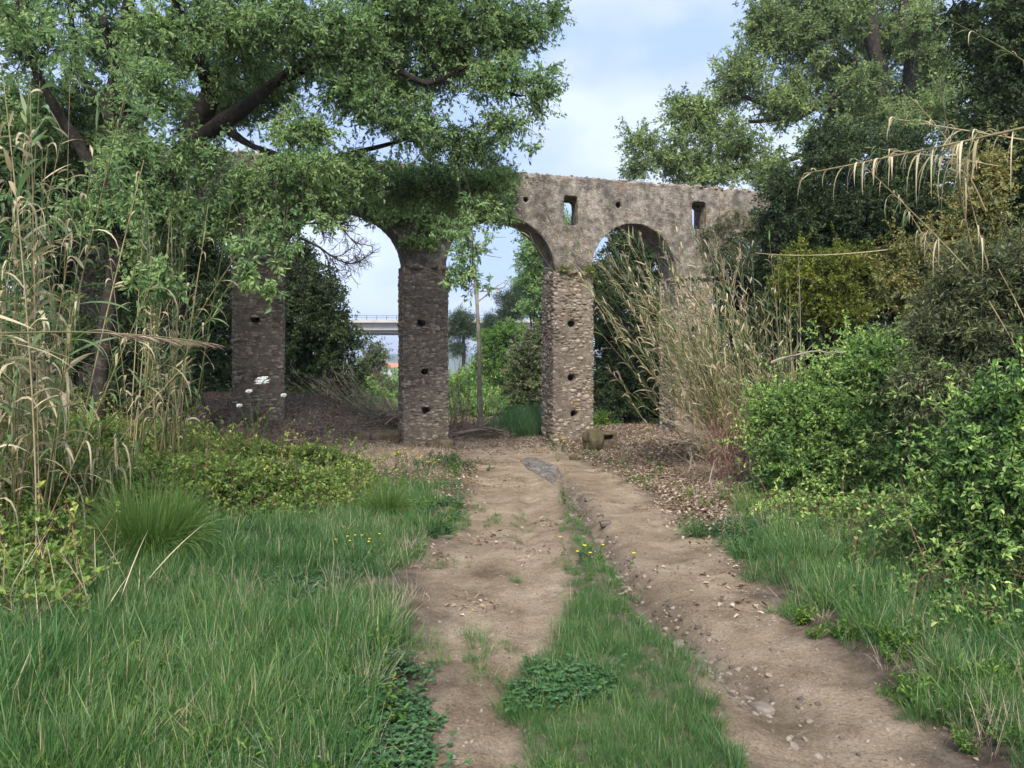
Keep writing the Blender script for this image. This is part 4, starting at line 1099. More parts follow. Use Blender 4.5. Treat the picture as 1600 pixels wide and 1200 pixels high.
# small stones around
G = rng(97)
for lab, px, py, sz, mt in (('ochre stone lying below the carved drum', 931, 726, (.14, .12, .09), 'mossy'), ('low flat stones between the third pier and the drum', 898, 716, (.24, .2, .13), 'mossy'),
                            ('pale stone just right of the carved drum', 965, 704, (.22, .16, .12), 'greystone'), ('light grey stone half buried in the litter right of the drum', 982, 712, (.2, .16, .08), 'greystone'),
                            ('white pebble at the head of the rut', 920, 782, (.12, .08, .06), 'greystone'), ('dark stone in the rut bed', 938, 828, (.14, .1, .07), 'greystone'), ('pale stone in the middle of the rut', 946, 818, (.12, .1, .07), 'greystone'),
                            ('flat brown stone by the rut crossing', 905, 795, (.22, .12, .06), 'mossy'), ('grey stone in the near rut', 1062, 975, (.12, .09, .06), 'greystone'), ('half buried stone low on the right wheel track', 1190, 1085, (.13, .1, .05), 'greystone')):
    D = FPX * CAM_H / (py - HOR); p = W(px, py, D); p[2] = float(height(p[0], p[1])) + sz[2] * .22
    rock('stone', lab, 'stone', tuple(p), sz, int(px), M[mt], G.uniform(0, 3))
for lab, px, py, D, sz, mt in (('long low stone block lying left of the second pier', 598, 700, 16.2, (.75, .45, .3), 'mossy'), ('mossy stone block against the foot of the second pier', 688, 706, 16.0, (.6, .4, .28), 'mossy'), ('broken stone beside the long block', 565, 712, 15.6, (.4, .35, .24), 'mossy')):
    p = W(px, py, D); p[2] = float(height(p[0], p[1])) + sz[2] * .25
    rock('stone_block', lab, 'stone', tuple(p), sz, int(px), M[mt], R(12))
# cement patch on the track
outl = [(812, 717), (832, 712), (858, 726), (884, 741), (872, 750), (864, 760), (852, 752), (838, 742), (822, 730)]
pw = []
for px, py in outl:
    D = FPX * CAM_H / (py - HOR); p = W(px, py, D); pw.append(p[:2])
pw = np.array(pw); c0 = pw.mean(0)
g = Geo(); rr = np.linspace(0, 1, 22); m = 72
ang = np.linspace(0, len(pw), m, endpoint=False); i0 = ang.astype(int) % len(pw); f = (ang - ang.astype(int))[:, None]
ring = pw[i0] * (1 - f) + pw[(i0 + 1) % len(pw)] * f - c0
ring = ring * (1 + (vn(ang * 2.3, ang * 0, seed=2)[:, None] - .5) * .2)
XY = (ring[None] * rr[:, None, None] + c0)
Z = height(XY[..., 0], XY[..., 1]) + .018 + (fbm(XY[..., 0] * 7, XY[..., 1] * 7, seed=31) - .5) * .10
Z[-1] -= .06
idx = np.arange(Z.size).reshape(Z.shape); nx = np.roll(idx, -1, 1)
g.add(np.concatenate([XY, Z[..., None]], -1), np.stack([idx[:-1], nx[:-1], nx[1:], idx[1:]], -1))
tag(g.build('cement_patch', M['cement'], None, True), 'grey crumbling cement patch lying across the dirt track', 'cement patch')

# dead stems and branches
def sticks(name, label, cat, items, mat, seed, kind=None, sub=4, r=.012):
    G = rng(seed); b0 = items[0][0].copy(); b0[2] = float(height(b0[0], b0[1]))
    t = thing(name, label, cat, tuple(b0))
    for a, e, rr in items:
        g = Geo(); L = np.linalg.norm(e - a)
        tube_path(g, [a - b0, (a + e) / 2 - b0 + G.normal(size=3) * L * .05 + [0, 0, L * .06], e - b0], rr, rr * .4, 6, G.uniform(0, 1), L * .008, G, 10)
        for k in range(sub):
            s_ = a + (e - a) * G.uniform(.25, .9); d = unit((e - a) / L + rdir(G, 1)[0] * .7)
            tube_path(g, [s_ - b0, s_ - b0 + d * L * .15, s_ - b0 + d * L * .3 + G.normal(size=3) * L * .04], rr * .4, rr * .15, 4, G.uniform(0, 1), 0, None, 5)
        g.build('branch', M[mat], t)
    return t
G = rng(98)
its = [(W(545 + G.uniform(0, 60), 672 - G.uniform(0, 10), 18 + G.uniform(0, 1)), W(600 + G.uniform(0, 80), 648 + G.uniform(0, 12), 18.5), G.uniform(.012, .03)) for _ in range(22)]
sticks('brush_pile', 'pile of dead branches heaped behind the second pier', 'branches', its, 'twig', 99, sub=5)
its = [(W(700 + G.uniform(-5, 40), 688 - G.uniform(0, 12), 18.3), W(760 + G.uniform(0, 40), 684 - G.uniform(-4, 20), 18.6), G.uniform(.01, .035)) for _ in range(16)]
sticks('brush_pile', 'fallen dry stems and logs lying behind the middle arch opening', 'branches', its, 'twig', 100, sub=4)
its = [(W(1205, 567, 8.6), W(1318, 552, 8.4), .017)]
sticks('dead_branch', 'single whitish dead branch sticking out of the right bush', 'branch', its, 'palebark', 101, sub=3)
its = [(W(1060 + G.uniform(0, 140), 700 + G.uniform(0, 60), 10.5 + G.uniform(-.8, .8)), W(1020 + G.uniform(0, 160), 640 + G.uniform(0, 90), 10.5), G.uniform(.004, .010)) for _ in range(26)]
sticks('dead_brush', 'tangle of dry stems at the foot of the leaning reeds', 'branches', its, 'twig', 102, sub=9)
its = [(W(1110 + G.uniform(0, 80), 760 + G.uniform(-10, 10), 10.2 + G.uniform(-.4, .5)), W(1090 + G.uniform(0, 110), 640 + G.uniform(0, 70), 10.2), G.uniform(.004, .007)) for _ in range(26)]
sticks('dead_bramble', 'dark red leafless bramble stems beside the right bush', 'bramble', its, 'redtwig', 103, sub=12)

# ------------------------------------------------------------------ scattered ground cover (instanced stuff)
def lib(name, meshes):
    c = bpy.data.collections.new(name)
    for i, me in enumerate(meshes):
        o = bpy.data.objects.new('%s_piece_%02d' % (name, i), me); c.objects.link(o)
    return c

def scatter(name, label, cat, coll, P, scl, rot, idx):
    me = bpy.data.meshes.new(name)
    me.vertices.add(len(P)); me.vertices.foreach_set('co', P.astype(np.float32).ravel())
    for an, ty, dt in (('scl', 'FLOAT', scl), ('idx', 'INT', idx)):
        at = me.attributes.new(an, ty, 'POINT'); at.data.foreach_set('value', dt.astype(np.float32 if ty == 'FLOAT' else np.int32))
    at = me.attributes.new('rot', 'FLOAT_VECTOR', 'POINT'); at.data.foreach_set('vector', rot.astype(np.float32).ravel())
    o = link(name, me)
    ng = bpy.data.node_groups.new(name + '_scatter', 'GeometryNodeTree')
    ng.interface.new_socket('Geometry', in_out='INPUT', socket_type='NodeSocketGeometry')
    ng.interface.new_socket('Geometry', in_out='OUTPUT', socket_type='NodeSocketGeometry')
    gi = ng.nodes.new('NodeGroupInput'); go = ng.nodes.new('NodeGroupOutput')
    ip = ng.nodes.new('GeometryNodeInstanceOnPoints')
    ci = ng.nodes.new('GeometryNodeCollectionInfo'); ci.inputs['Collection'].default_value = coll
    ci.inputs['Separate Children'].default_value = True; ci.inputs['Reset Children'].default_value = True
    ip.inputs['Pick Instance'].default_value = True
    def na(nm, ty):
        n = ng.nodes.new('GeometryNodeInputNamedAttribute'); n.data_type = ty; n.inputs['Name'].default_value = nm
        return [s for s in n.outputs if s.enabled and s.name == 'Attribute'][0]
    ng.links.new(gi.outputs[0], ip.inputs['Points']); ng.links.new(ci.outputs[0], ip.inputs['Instance'])
    ng.links.new(na('idx', 'INT'), ip.inputs['Instance Index'])
    ng.links.new(na('rot', 'FLOAT_VECTOR'), ip.inputs['Rotation'])
    ng.links.new(na('scl', 'FLOAT'), ip.inputs['Scale'])
    ng.links.new(ip.outputs[0], go.inputs[0])
    md = o.modifiers.new('scatter', 'NODES'); md.node_group = ng
    return tag(o, label, cat, None, 'stuff')

def tuft(seed, n, rad, lmin, lmax, w, mat, lean=.35, droop=.4, segs=4, dry=0.03):
    G = rng(seed); g = Geo()
    an = G.uniform(0, 2 * np.pi, n); r = rad * np.sqrt(G.uniform(0, 1, n))
    p = np.stack([r * np.cos(an), r * np.sin(an), np.full(n, -.01)], 1)
    d = np.stack([np.cos(an) * lean * G.uniform(0, 1.6, n), np.sin(an) * lean * G.uniform(0, 1.6, n), np.ones(n)], 1) + G.normal(size=(n, 3)) * .12
    a = np.where(G.uniform(0, 1, n) < dry, 1.3, G.uniform(.1, .85, n))
    blades(g, p, d, G.uniform(lmin, lmax, n), w * G.uniform(.6, 1.2, n), droop * G.uniform(.1, 1.7, n), a, segs, G=G, base=.7, peak=.3)
    return g.mesh('tuft', mat)

def clover(seed, n, mat, size=.022, h=.07):
    G = rng(seed); g = Geo()
    c = np.stack([G.normal(size=n) * .06, G.normal(size=n) * .06, G.uniform(.3, 1, n) * h], 1)
    tubes(g, np.stack([c * [.6, .6, 0], c], 1), np.full((n, 2), .0012), 3, .2)
    for k in range(3):
        an = G.uniform(0, 6.28, n) if k == 0 else an + 2.094
        d = np.stack([np.cos(an), np.sin(an), G.uniform(-.2, .35, n)], 1)
        leaves(g, c, d, np.broadcast_to([0, 0, 1.0], d.shape) + G.normal(size=d.shape) * .2, size * G.uniform(.8, 1.4, n), size * 1.0, G.uniform(0, 1, n), 'h', .12)
    return g.mesh('clover', mat)

def weed(seed, n, mat, ll=.05, lw=.02, h=.14):
    G = rng(seed); g = Geo()
    for s in range(n):
        an = G.uniform(0, 6.28); e = np.array([math.cos(an) * h * .7, math.sin(an) * h * .7, h * G.uniform(.6, 1.2)])
        tubes(g, np.array([[0, 0, 0], e * .5 + [0, 0, h * .15], e]), np.array([.002, .0016, .001]), 3, .2)
        m = 9; t = np.linspace(.15, 1, m)[:, None]
        d = unit(rdir(G, m) + e * 4 + [0, 0, .1])
        leaves(g, e * t, d, rdir(G, m) * .4 + [0, 0, 1], ll * G.uniform(.6, 1.2, m), lw, G.uniform(0, 1, m), 'h')
    return g.mesh('weed', mat)

grass_lib = lib('grass_tufts', [tuft(200 + i, 42, .07, .10 + .02 * i, .24 + .035 * i, .0048, M['grass'], .45, .55) for i in range(6)])
clover_lib = lib('clover_plants', [clover(220 + i, 26, M['clover'], .018, .055) for i in range(4)])
weed_lib = lib('weed_plants', [weed(230 + i, 7, M['bright']) for i in range(3)])

def surf(xy): return np.concatenate([xy, height(xy[:, 0], xy[:, 1])[:, None]], 1)
def cam_pts(G, n, y0, y1, x0, x1, pw=1.0):
    """random ground points, denser towards the viewer"""
    y = y0 * (y1 / y0) ** G.uniform(0, 1, n) ** pw
    x = G.uniform(x0, x1, n) * (.78 * y + .6)
    return np.stack([x, y], 1)

def rots(G, n, tilt=.12): return np.stack([G.normal(size=n) * tilt, G.normal(size=n) * tilt, G.uniform(0, 6.28, n)], 1)

G = rng(300)
P = cam_pts(G, 50000, 1.6, 17, -1.4, 1.7)
x, y = P[:, 0], P[:, 1]
wob = (fbm(x * 2.2, y * 2.2, seed=40, o=4) - .5)
l, r_ = eL(y), eR(y)
dens = np.zeros(len(P))
left = sst(l - x + wob * np.where(y < 6.5, .5, 1.5) - np.where(y < 6.5, .08, 0), .0, .3); right = sst(x - r_ + wob * .9, .0, .3)
# grass fades out towards the shaded litter in front of the arcade
dens = np.maximum(left * (1 - sst(y + wob * 3, 10.5, 12.5)), right * (1 - sst(y + wob * 2.5 + .5 * (1 - sst(x - r_, .3, 1.2)) * 3, 7.6, 9.6)))
ctr = 1 - sst(np.abs(x - (cL(y) + cR(y)) / 2) - (cR(y) - cL(y)) / 2 + wob * .5 + np.where(y < 6, .02, 0), -.06, .06)
ctr = ctr * (1 - sst(y, 8.5, 10))
dens = np.maximum(dens, ctr)
spots = (vn(x * 2.2, y * 2.2, seed=88) > .76) & (x > l) & (x < cL(y)) & (y < 10)
dens = np.maximum(dens, spots * np.where(y > 5.5, .45, .12))
edge2 = (np.abs(x - r_ - .1) < .2) & (y > 9) & (y < 15) & (vn(x, y, seed=61) > .5)
dens = np.maximum(dens, edge2 * .5)
keep = G.uniform(0, 1, len(P)) < dens
P = P[keep]; x, y = P[:, 0], P[:, 1]; n = len(P)
inn = (x > eL(y)) & (x < eR(y))
tall = .75 + .6 * vn(x * .8, y * .8, seed=12) + .35 * (vn(x * 2.5, y * 2.5, seed=13) > .7)
sc = np.where(inn, .40, .72) * tall * G.uniform(.7, 1.25, n) * np.where(y > 8, .8, 1)
scatter('grass', 'long soft green grass growing on both verges of the dirt track', 'grass', grass_lib, surf(P), sc, rots(G, n), G.integers(0, 6, n))

G = rng(301)
P = cam_pts(G, 16000, 1.6, 9.5, -1.1, 1.1); x, y = P[:, 0], P[:, 1]
c = (vn(x * 1.3, y * 1.3, seed=91) + .25 * (vn(x * 5, y * 5, seed=92) - .5))
l, r_ = eL(y), eR(y)
ctr = (x > cL(y) - .05) & (x < cR(y) + .05)
vl = (x < l + .05) & (x > l - 1.6)
rr_ = (x > r_)
keep = ((x > cL(y) + .08) & (x < cR(y) - .05) & (c > .60) & (y < 7.5) & (G.uniform(0, 1, len(P)) < .7)) | (vl & (c > .50) & (G.uniform(0, 1, len(P)) < .55)) | (rr_ & (c > .68)) | ((x < l - 1.6) & (c > .62))
P = P[keep]; n = len(P)
scatter('clover', 'low dark green clover carpeting the middle strip and the near verges', 'clover', clover_lib, surf(P), G.uniform(.7, 1.3, n), rots(G, n, .1), G.integers(0, 4, n))

G = rng(302)
P = cam_pts(G, 4000, 2.2, 14, -1.4, 1.6); x, y = P[:, 0], P[:, 1]
l, r_ = eL(y), eR(y); c = vn(x * 1.1, y * 1.1, seed=95)
keep = ((x < l) & (c > .5)) | ((x > r_) & (c > .45)) | ((x > cL(y)) & (x < cR(y)) & (c > .5))
P = P[keep]; n = len(P); x, y = P[:, 0], P[:, 1]
scatter('weeds', 'small broad leaved weeds mixed into the grass verges', 'weeds', weed_lib, surf(P), G.uniform(.35, .85, n) * np.where((x > eL(y)) & (x < eR(y)), .6, 1), rots(G, n, .15), G.integers(0, 3, n))

# pebbles and grit on the track
peb = []
for i in range(5):
    G = rng(320 + i); bm = bmesh.new(); bmesh.ops.create_icosphere(bm, subdivisions=1, radius=.5)
    for v in bm.verts: v.co = Vector((v.co.x * G.uniform(.8, 1.2), v.co.y * G.uniform(.6, 1), v.co.z * G.uniform(.4, .7)))
    me = bpy.data.meshes.new('pebble'); bm.to_mesh(me); me.materials.append(M['greystone'])
    me.attributes.new('tint', 'FLOAT', 'POINT').data.foreach_set('value', np.full(len(me.vertices), G.uniform(0, 1), np.float32)); peb.append(me)
peb_lib = lib('pebbles', peb)
G = rng(303)
P = cam_pts(G, 70000, 1.8, 18, -.4, .9); x, y = P[:, 0], P[:, 1]
l, r_ = eL(y), eR(y); gd = np.abs(x - gX(y))
dn = np.where((x > l - .1) & (x < r_ + .1), .16 + .3 * (fbm(x * 1.5, y * 1.5, seed=66) > .58), .0) + .9 * np.exp(-(gd / .15) ** 2) * (y > 4)
keep = G.uniform(0, 1, len(P)) < dn
P = P[keep]; n = len(P); x, y = P[:, 0], P[:, 1]
sz = .004 + .018 * G.uniform(0, 1, n) ** 5 * np.where(np.abs(x - gX(y)) < .2, 3.2, 1.6) + .004 * y / 10
scatter('gravel', 'loose grit and small stones on the dirt track and in its rut', 'gravel', peb_lib, surf(P), sz, rots(G, n, .4), G.integers(0, 5, n))

# dry leaf litter
lit = []
for i in range(4):
    G = rng(330 + i); g = Geo(); n = 26
    p = np.stack([G.normal(size=n) * .12, G.normal(size=n) * .12, G.uniform(.0, .02, n)], 1)
    d = rdir(G, n) * [1, 1, .3]
    leaves(g, p, d, rdir(G, n) * .5 + [0, 0, 1], G.uniform(.03, .07, n), G.uniform(.012, .03, n), G.uniform(0, 1, n), 'h', .3)
    m = 7; p = np.stack([G.normal(size=m) * .12, G.normal(size=m) * .12, G.uniform(.0, .02, m)], 1); d = rdir(G, m) * [1, 1, .15]
    blades(g, p, d, G.uniform(.08, .25, m), .006, .0, G.uniform(.3, 1, m), 2, G=G)
    lit.append(g.mesh('litter', M['deadleaf']))
lit_lib = lib('litter_patches', lit)
G = rng(304)
P = cam_pts(G, 22000, 5, 26, -1.0, .75, .8); x, y = P[:, 0], P[:, 1]
l, r_ = eL(y), eR(y); w_ = (fbm(x, y, seed=71) - .5) * 2.5
dn = np.where(x > r_ + .05, sst(y + w_, 7.2, 9.0), 0) + np.where(x < l - .05, sst(y + w_, 9.5, 12), 0) + np.where((x > l - .1) & (x < r_ + .1), .012 + .6 * sst(y + w_ * .5, 15, 18), 0)
keep = G.uniform(0, 1, len(P)) < dn
P = P[keep]; n = len(P)
scatter('leaf_litter', 'dry brown leaves and bits covering the ground under the arches', 'leaf litter', lit_lib, surf(P), G.uniform(.7, 1.3, n), rots(G, n, .06), G.integers(0, 4, n))

# dry grass and litter stems before the second pier
dry_lib = lib('dry_tufts', [tuft(240 + i, 40, .10, .15, .42, .004, M['dryg'] if 'dryg' in M else M['plume'], .6, .6) for i in range(3)])
G = rng(305)
P = np.concatenate([np.stack([G.uniform(-3.0, -1.1, 240), G.uniform(11.6, 15.2, 240)], 1), np.stack([G.uniform(2.6, 4.6, 260), G.uniform(8.8, 12.5, 260)], 1), np.stack([G.uniform(-6.5, -3, 160), G.uniform(14, 17, 160)], 1), np.stack([G.uniform(-3.9, -2.7, 60), G.uniform(3.6, 5.4, 60)], 1)])
q_ = cam_pts(G, 900, 2.5, 10, -1, 1); q_ = q_[(q_[:, 0] < eL(q_[:, 1]) - .1) | (q_[:, 0] > eR(q_[:, 1]) + .1)]; P = np.concatenate([P, q_])
n = len(P); scatter('dry_grass', 'bleached dry grass before the second pier and under the leaning reeds', 'dry grass', dry_lib, surf(P), G.uniform(.45, .9, n), rots(G, n, .15), G.integers(0, 3, n))

# tall green grass beyond the middle arch
M['tallgrass'] = leafmat('tall_grass', [(0.05, (.035, .09, .035)), (.5, (.07, .16, .055)), (.95, (.14, .24, .09))], .3, .45)
tg_lib = lib('tall_tufts', [tuft(250 + i, 60, .16, .5, 1.2, .014, M['tallgrass'], .3, .45, 5) for i in range(3)])
G = rng(306)
P = np.stack([G.uniform(-.9, 1.9, 420), G.uniform(18.6, 24, 420)], 1); P = P[(P[:, 0] > -.6 + .15 * (P[:, 1] - 18))]
n = len(P); scatter('tall_grass', 'lush tall green grass standing beyond the middle arch', 'grass', tg_lib, surf(P), G.uniform(.5, .9, n), rots(G, n, .1), G.integers(0, 3, n))
P = np.stack([G.uniform(-7.5, -2, 200), G.uniform(18.6, 26, 200)], 1); n = len(P)
scatter('low_grass', 'patchy low green growth on the bank beyond the left arch', 'grass', tg_lib, surf(P), G.uniform(.2, .5, n), rots(G, n, .1), G.integers(0, 3, n))

# ------------------------------------------------------------------ tussocks, brambles, flowers
def tussock(label, px, py, wpx, hpx, seed, n=900, mat='tussock'):
    D = FPX * CAM_H / (py - HOR); p = W(px, py, D); p[2] = float(height(p[0], p[1]))
    G = rng(seed); g = Geo(); wm, hm = wpx / FPX * D, hpx / FPX * D
    an = G.uniform(0, 6.28, n); r = wm * .16 * np.sqrt(G.uniform(0, 1, n))
    b = np.stack([r * np.cos(an), r * np.sin(an), np.full(n, -.02)], 1)
    ln = G.uniform(0, 1, n) ** .7
    d = np.stack([np.cos(an) * ln * 1.15, np.sin(an) * ln * 1.15, np.ones(n)], 1) + G.normal(size=(n, 3)) * .08
    blades(g, b, d, hm * G.uniform(.75, 1.3, n), .0042, .15 + .55 * ln, G.uniform(.1, .95, n), 6, G=G, base=.7)
    o = g.build('grass_tussock', M[mat]); o.location = p
    return tag(o, label, 'grass tussock', 'grass tussocks on the left verge')
tussock('big dense fountain of fine grass in the left foreground', 232, 905, 270, 150, 400, 3600)
tussock('upright green tussock at the edge of the brambles near the track', 602, 815, 110, 75, 401, 900)
tussock('small green tussock beside the left edge of the track', 700, 808, 50, 32, 402, 260, 'grass')
tussock('bright tussock at the right edge of the track', 1088, 838, 60, 55, 403, 300, 'grass')
tussock('yellowish green tussock under the right bush', 1170, 815, 70, 55, 404, 400)

G = rng(410)
def bramble_patch(name, label, cat, pts, hh, mat, seed, ll=.045, lw=.03, per=1, T=5, L=7, cr=.16, kind='stuff', shoots=0):
    G = rng(seed); off = surf(pts[:1])[0]
    base = surf(pts); C = base.copy(); C[:, 2] += hh * G.uniform(.15, 1, len(pts)) ** .6
    g = Geo(); gb = Geo()
    C2 = C - off
    crown(g, gb, C2, unit(np.array([[0, 0, 1.0]]) + G.normal(size=C2.shape) * .4), G, cr, T, L, ll, lw, .15, 'h', 1.6, .0025)
    k = G.uniform(0, 1, len(C)) < .35
    a = base[k] - off; e = C2[k]; mid = (a + e) / 2 + G.normal(size=a.shape) * .1 + [0, 0, .06]
    tubes(gb, np.stack([a, mid, e], 1), np.broadcast_to([.004, .003, .002], (len(a), 3)), 4, G.uniform(0, 1, len(a)))
    t = thing(name, label, cat, tuple(off)); t['kind'] = kind
    if shoots:
        si = G.integers(0, len(base), shoots); q = 9
        for j in si:
            a_ = base[j] - off; L_ = hh[j] + G.uniform(.15, .55); e_ = a_ + [G.normal() * .3, G.normal() * .2, L_]
            Pc = curve(a_, (a_ + e_) / 2 + [G.normal() * .1, 0, L_ * .3], e_, q)
            tubes(gb, Pc, np.linspace(.004, .0015, q), 4, G.uniform(0, 1))
            m_ = 12; tt_ = G.uniform(.45, 1, m_); ii = np.minimum((tt_ * (q - 1)).astype(int), q - 2)
            leaves(g, Pc[ii], unit(rdir(G, m_) + [0, 0, .2]), rdir(G, m_) * .6 + [0, 0, 1], ll * G.uniform(.7, 1.3, m_), lw, G.uniform(.4, 1, m_), 'h')
    gb.build('stems', M['redtwig'], t); g.build('leaves', M[mat], t)
    return t
n = 7500; y = G.uniform(6.0, 12.4, n); x = G.uniform(-1.05, -.1, n) * y * .78
lim = eL(y) - np.interp(y, [6, 7, 8.5, 10, 12], [2.7, 2.0, 1.15, 1.25, 1.6]) + (vn(y * 1.5, y * 0, seed=6) - .5) * .5
k = (x < lim) & (vn(x * 1.1, y * 1.1, seed=33) > .2); x, y, lim = x[k], y[k], lim[k]
hh = np.clip((lim - x) * 1.2, .15, 1) * (.5 + .6 * vn(x * .9, y * .9, seed=34)) * np.interp(y, [6, 7.5, 10, 12], [.6, .7, .62, .45]) * (.75 + .4 * sst(-x, 3.5, 6))
bramble_patch('bramble_undergrowth', 'yellow green brambles spreading in front of the left canes', 'brambles', np.stack([x, y], 1), hh, 'bramble', 411, shoots=240)
# nearer bramble at left
n = 700; y = G.uniform(3.9, 6.2, n); x = G.uniform(-1.0, -.62, n) * y * .8
k = (x < -.63 * y + (vn(y * 2, y * 0, seed=8) - .5) * .6) ; x, y = x[k], y[k]
hh = .45 * (.3 + .7 * vn(x * 2, y * 2, seed=35)) * sst(y, 3.8, 5)
bramble_patch('bramble_undergrowth', 'darker green brambles at the left edge beside the big tussock', 'brambles', np.stack([x, y], 1), hh, 'bramble', 412, ll=.05, lw=.033, L=6, shoots=30)
# ragged growth under the right bushes
n = 900; y = G.uniform(4.2, 9.5, n); x = eR(y) + .55 + G.uniform(0, 2.6, n) * np.interp(y, [4, 9], [.9, 1])
hh = .40 * sst(x - eR(y), .5, 1.6) * (.3 + .7 * vn(x * 2, y * 2, seed=36))
bramble_patch('green_undergrowth', 'mixed green weeds creeping out below the right bushes', 'undergrowth', np.stack([x, y], 1), hh, 'shrub', 413, ll=.042, lw=.024, shoots=60)

def flower_plant(label, px, py, n, h, seed, mat='petal_y', pr=.014):
    D = FPX * CAM_H / (py - HOR); p = W(px, py, D); p[2] = float(height(p[0], p[1]))
    G = rng(seed); t = thing('wildflower', label, 'wildflower', tuple(p), 0, 'yellow wildflowers by the track')
    g = Geo(); gp = Geo()
    for i in range(n):
        b = G.normal(size=3) * [.12, .12, 0]; e = b + [G.normal() * .04, G.normal() * .04, h * G.uniform(.7, 1.2)]
        tubes(g, np.array([b, (b + e) / 2 + [.01, 0, 0], e]), np.array([.002, .0018, .0012]), 4, .3)
        m = 7; an = np.linspace(0, 6.28, m, endpoint=False); d = np.stack([np.cos(an), np.sin(an), np.full(m, .25)], 1)
        leaves(gp, np.repeat(e[None], m, 0), d, np.broadcast_to([0, 0, 1.0], d.shape), pr * 1.2, pr * .8, np.full(m, .5), 'd', .05)
        m = 5; leaves(g, b + (e - b) * np.linspace(.05, .6, m)[:, None], unit(rdir(G, m) + [0, 0, .3]), rdir(G, m) + [0, 0, 1], .05, .02, G.uniform(0, 1, m), 'h')
    g.build('foliage', M['clover'], t); gp.build('petals', M['petal_y'] if mat == 'petal_y' else M[mat], t)
flower_plant('yellow flowers at the foot of the third pier', 868, 706, 10, .28, 420, pr=.028)
flower_plant('yellow flowers on the middle grass strip of the track', 917, 885, 7, .14, 421, pr=.016)
flower_plant('yellow flowers in the dry grass before the second pier', 628, 748, 12, .34, 422, pr=.024)
flower_plant('low green plant with yellow flowers right of the dry grass', 665, 745, 9, .22, 423, pr=.024)
flower_plant('tiny yellow flowers in the grass below the brambles', 560, 890, 9, .2, 424, pr=.012)
flower_plant('yellow flowering sprig among the left brambles', 385, 765, 6, .6, 425, pr=.02)
# low green plant by the second pier
G = rng(430); D = 12.8; p = W(690, 738, D)
n = 60; pts = np.stack([p[0] + G.normal(size=n) * .28, D + G.normal(size=n) * .35], 1)
t = bramble_patch('fern_like_weed', 'dark green low weed patch between the second pier and the track', 'weed', pts, np.full(n, .14), 'clover', 431, ll=.05, lw=.016, cr=.12, kind='thing')

G = rng(440); D = 4.6; n = 150
p = surf(np.stack([W(40, 900, D)[0] + G.normal(size=n) * .35, D + G.normal(size=n) * .35], 1)); off = p[0].copy()
g = Geo(); d = unit(np.stack([G.normal(size=n) * .5 - .2, G.normal(size=n) * .4, G.uniform(.4, 1.2, n)], 1))
blades(g, p - off, d, G.uniform(.25, .8, n), .006, .25, G.uniform(.6, 1, n), 5, G=G, base=.8)
o = g.build('dead_stalks', M['reed']); o.location = off
tag(o, 'grey dead stalks lying over the grass at the left edge', 'dead grass', None, 'stuff')
# white umbel flower before the first pier
b0 = W(398, 735, 8.6); b0[2] = float(height(b0[0], b0[1]))
t = thing('umbel_flower', 'white flat topped flower on a tall stem before the first pier', 'wildflower', tuple(b0))
g = Geo(); heads = [(410, 596, 1.0), (389, 612, .3), (443, 618, .22), (374, 634, .25)]
for px, py, s in heads:
    e = W(px, py, 8.6) - b0
    tubes(g, np.array([[0, 0, .2], [.01, 0, .5], e * [.5, 1, .8], e]), np.array([.006, .005, .004, .003]), 5, .3)
g.build('stem', M['tussock'], t)
G = rng(432)
for px, py, s in heads:
    g = Geo(); e = W(px, py, 8.6) - b0; m = 46
    an = G.uniform(0, 6.28, m); r = .085 * s * np.sqrt(G.uniform(0, 1, m))
    c = e + np.stack([r * np.cos(an), r * np.sin(an), .03 * s + r * np.sin(an) * .55 - r * .2 + G.uniform(-.008, .008, m)], 1)
    tubes(g, np.stack([np.repeat(e[None] - [0, 0, .03], m, 0), c], 1), np.full((m, 2), .0012), 3, .5)
    for k in range(5):
        a2 = k * 1.256; d = np.broadcast_to([math.cos(a2), math.sin(a2), .2], c.shape)
        leaves(g, c, d, np.broadcast_to([0, -.6, 1.0], c.shape), .017, .016, np.full(m, .5), 'd', .0)
    g.build('flower_head', M['petal_w'], t)

# ------------------------------------------------------------------ far bridge and houses
BD = 150.0
br = thing('road_bridge', 'long pale concrete road bridge crossing the valley in the distance', 'bridge', tuple(W(600, 520, BD)))
bo = W(600, 520, BD)
x0, x1 = W(250, 0, BD)[0] - bo[0], W(1100, 0, BD)[0] - bo[0]
def bbox(name, mat, X0, X1, Y0, Y1, Z0, Z1):
    bm = bmesh.new(); box_bm(bm, X0, X1, Y0, Y1, Z0, Z1); me = bpy.data.meshes.new(name); bm.to_mesh(me); me.materials.append(M[mat]); o = link(name, me, br); return o
bbox('deck', 'concrete', x0, x1, -1.2, 11, 2.0, 2.55)
bbox('girder', 'concrete', x0, x1, .0, 9.8, .55, 2.0)
bbox('girder', 'darksteel', x0, x1, .35, 9.4, 0, .55)
bbox('rail', 'darksteel', x0, x1, -1.1, -1.02, 3.35, 3.43)
bbox('rail', 'darksteel', x0, x1, -1.1, -1.02, 2.95, 3.01)
g = Geo()
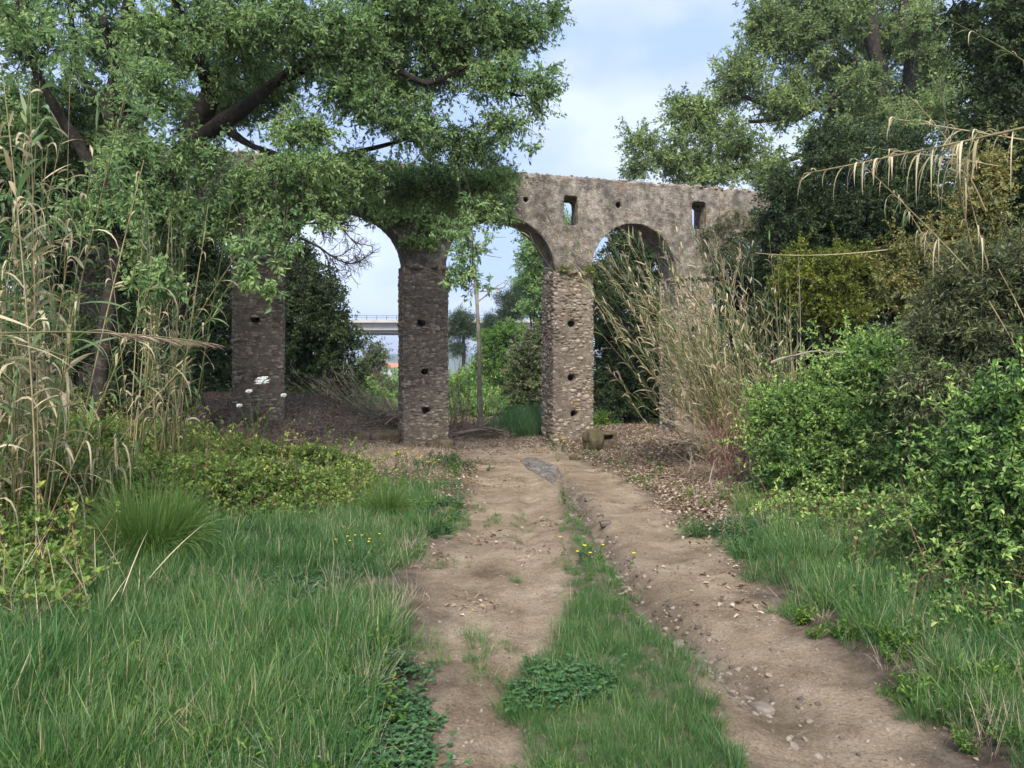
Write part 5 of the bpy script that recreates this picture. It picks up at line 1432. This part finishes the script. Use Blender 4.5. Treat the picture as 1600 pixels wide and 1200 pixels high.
for i in range(56):
    xx = x0 + (x1 - x0) * i / 55
    tubes(g, np.array([[xx, -1.06, 2.5], [xx, -1.06, 3.4]]), np.array([.05, .05]), 4)
o = g.build('rail_posts', M['darksteel'], br)
for px in (455, 850, 1060):
    xx = W(px, 0, BD)[0] - bo[0]; bbox('bridge_column', 'concrete', xx - 1.2, xx + 1.2, 3, 6, -24, 0)

def house(label, px, py, D, w, h, seed):
    p = W(px, py, D); t = thing('house', label, 'house', tuple(p), R(seed * 7 % 20), 'houses across the valley')
    bm = bmesh.new(); box_bm(bm, -w / 2, w / 2, 0, w * .7, -4, h); me = bpy.data.meshes.new('wall'); bm.to_mesh(me); me.materials.append(M['white']); link('wall', me, t)
    V = [(-w / 2 - .5, -.5, h), (w / 2 + .5, -.5, h), (w / 2 + .5, w * .7 + .5, h), (-w / 2 - .5, w * .7 + .5, h), (-w / 2 + 1, w * .35, h + 2.4), (w / 2 - 1, w * .35, h + 2.4)]
    me = bpy.data.meshes.new('roof'); me.from_pydata(V, [], [(0, 1, 5, 4), (1, 2, 5), (2, 3, 4, 5), (3, 0, 4), (3, 2, 1, 0)]); me.materials.append(M['tiles']); link('roof', me, t)
    for i in range(3):
        bm = bmesh.new(); xx = -w / 2 + w * (i + .5) / 3; box_bm(bm, xx - .6, xx + .6, -.06, .1, h - 2.4, h - 1.0); me = bpy.data.meshes.new('window'); bm.to_mesh(me); me.materials.append(M['window']); link('window', me, t)
house('far orange roofed house nearest the second pier edge', 612, 578, 372, 11, 1.2, 1)

# ------------------------------------------------------------------ air
bm = bmesh.new(); box_bm(bm, -1700, 1700, -70, 3600, -60, 75)
me = bpy.data.meshes.new('haze'); bm.to_mesh(me)
hm, hnt, hout = newmat('air')
pv = N(hnt, "VolumePrincipled", i_Density=0.0006, i_Anisotropy=0.2)
pv.inputs['Color'].default_value = (.80, .88, 1.0, 1)
hnt.links.new(pv.outputs[0], hout.inputs['Volume'])
me.materials.append(hm)
hz = link('haze', me); hz['kind'] = 'stuff'; hz['label'] = 'thin bluish air over the whole valley'
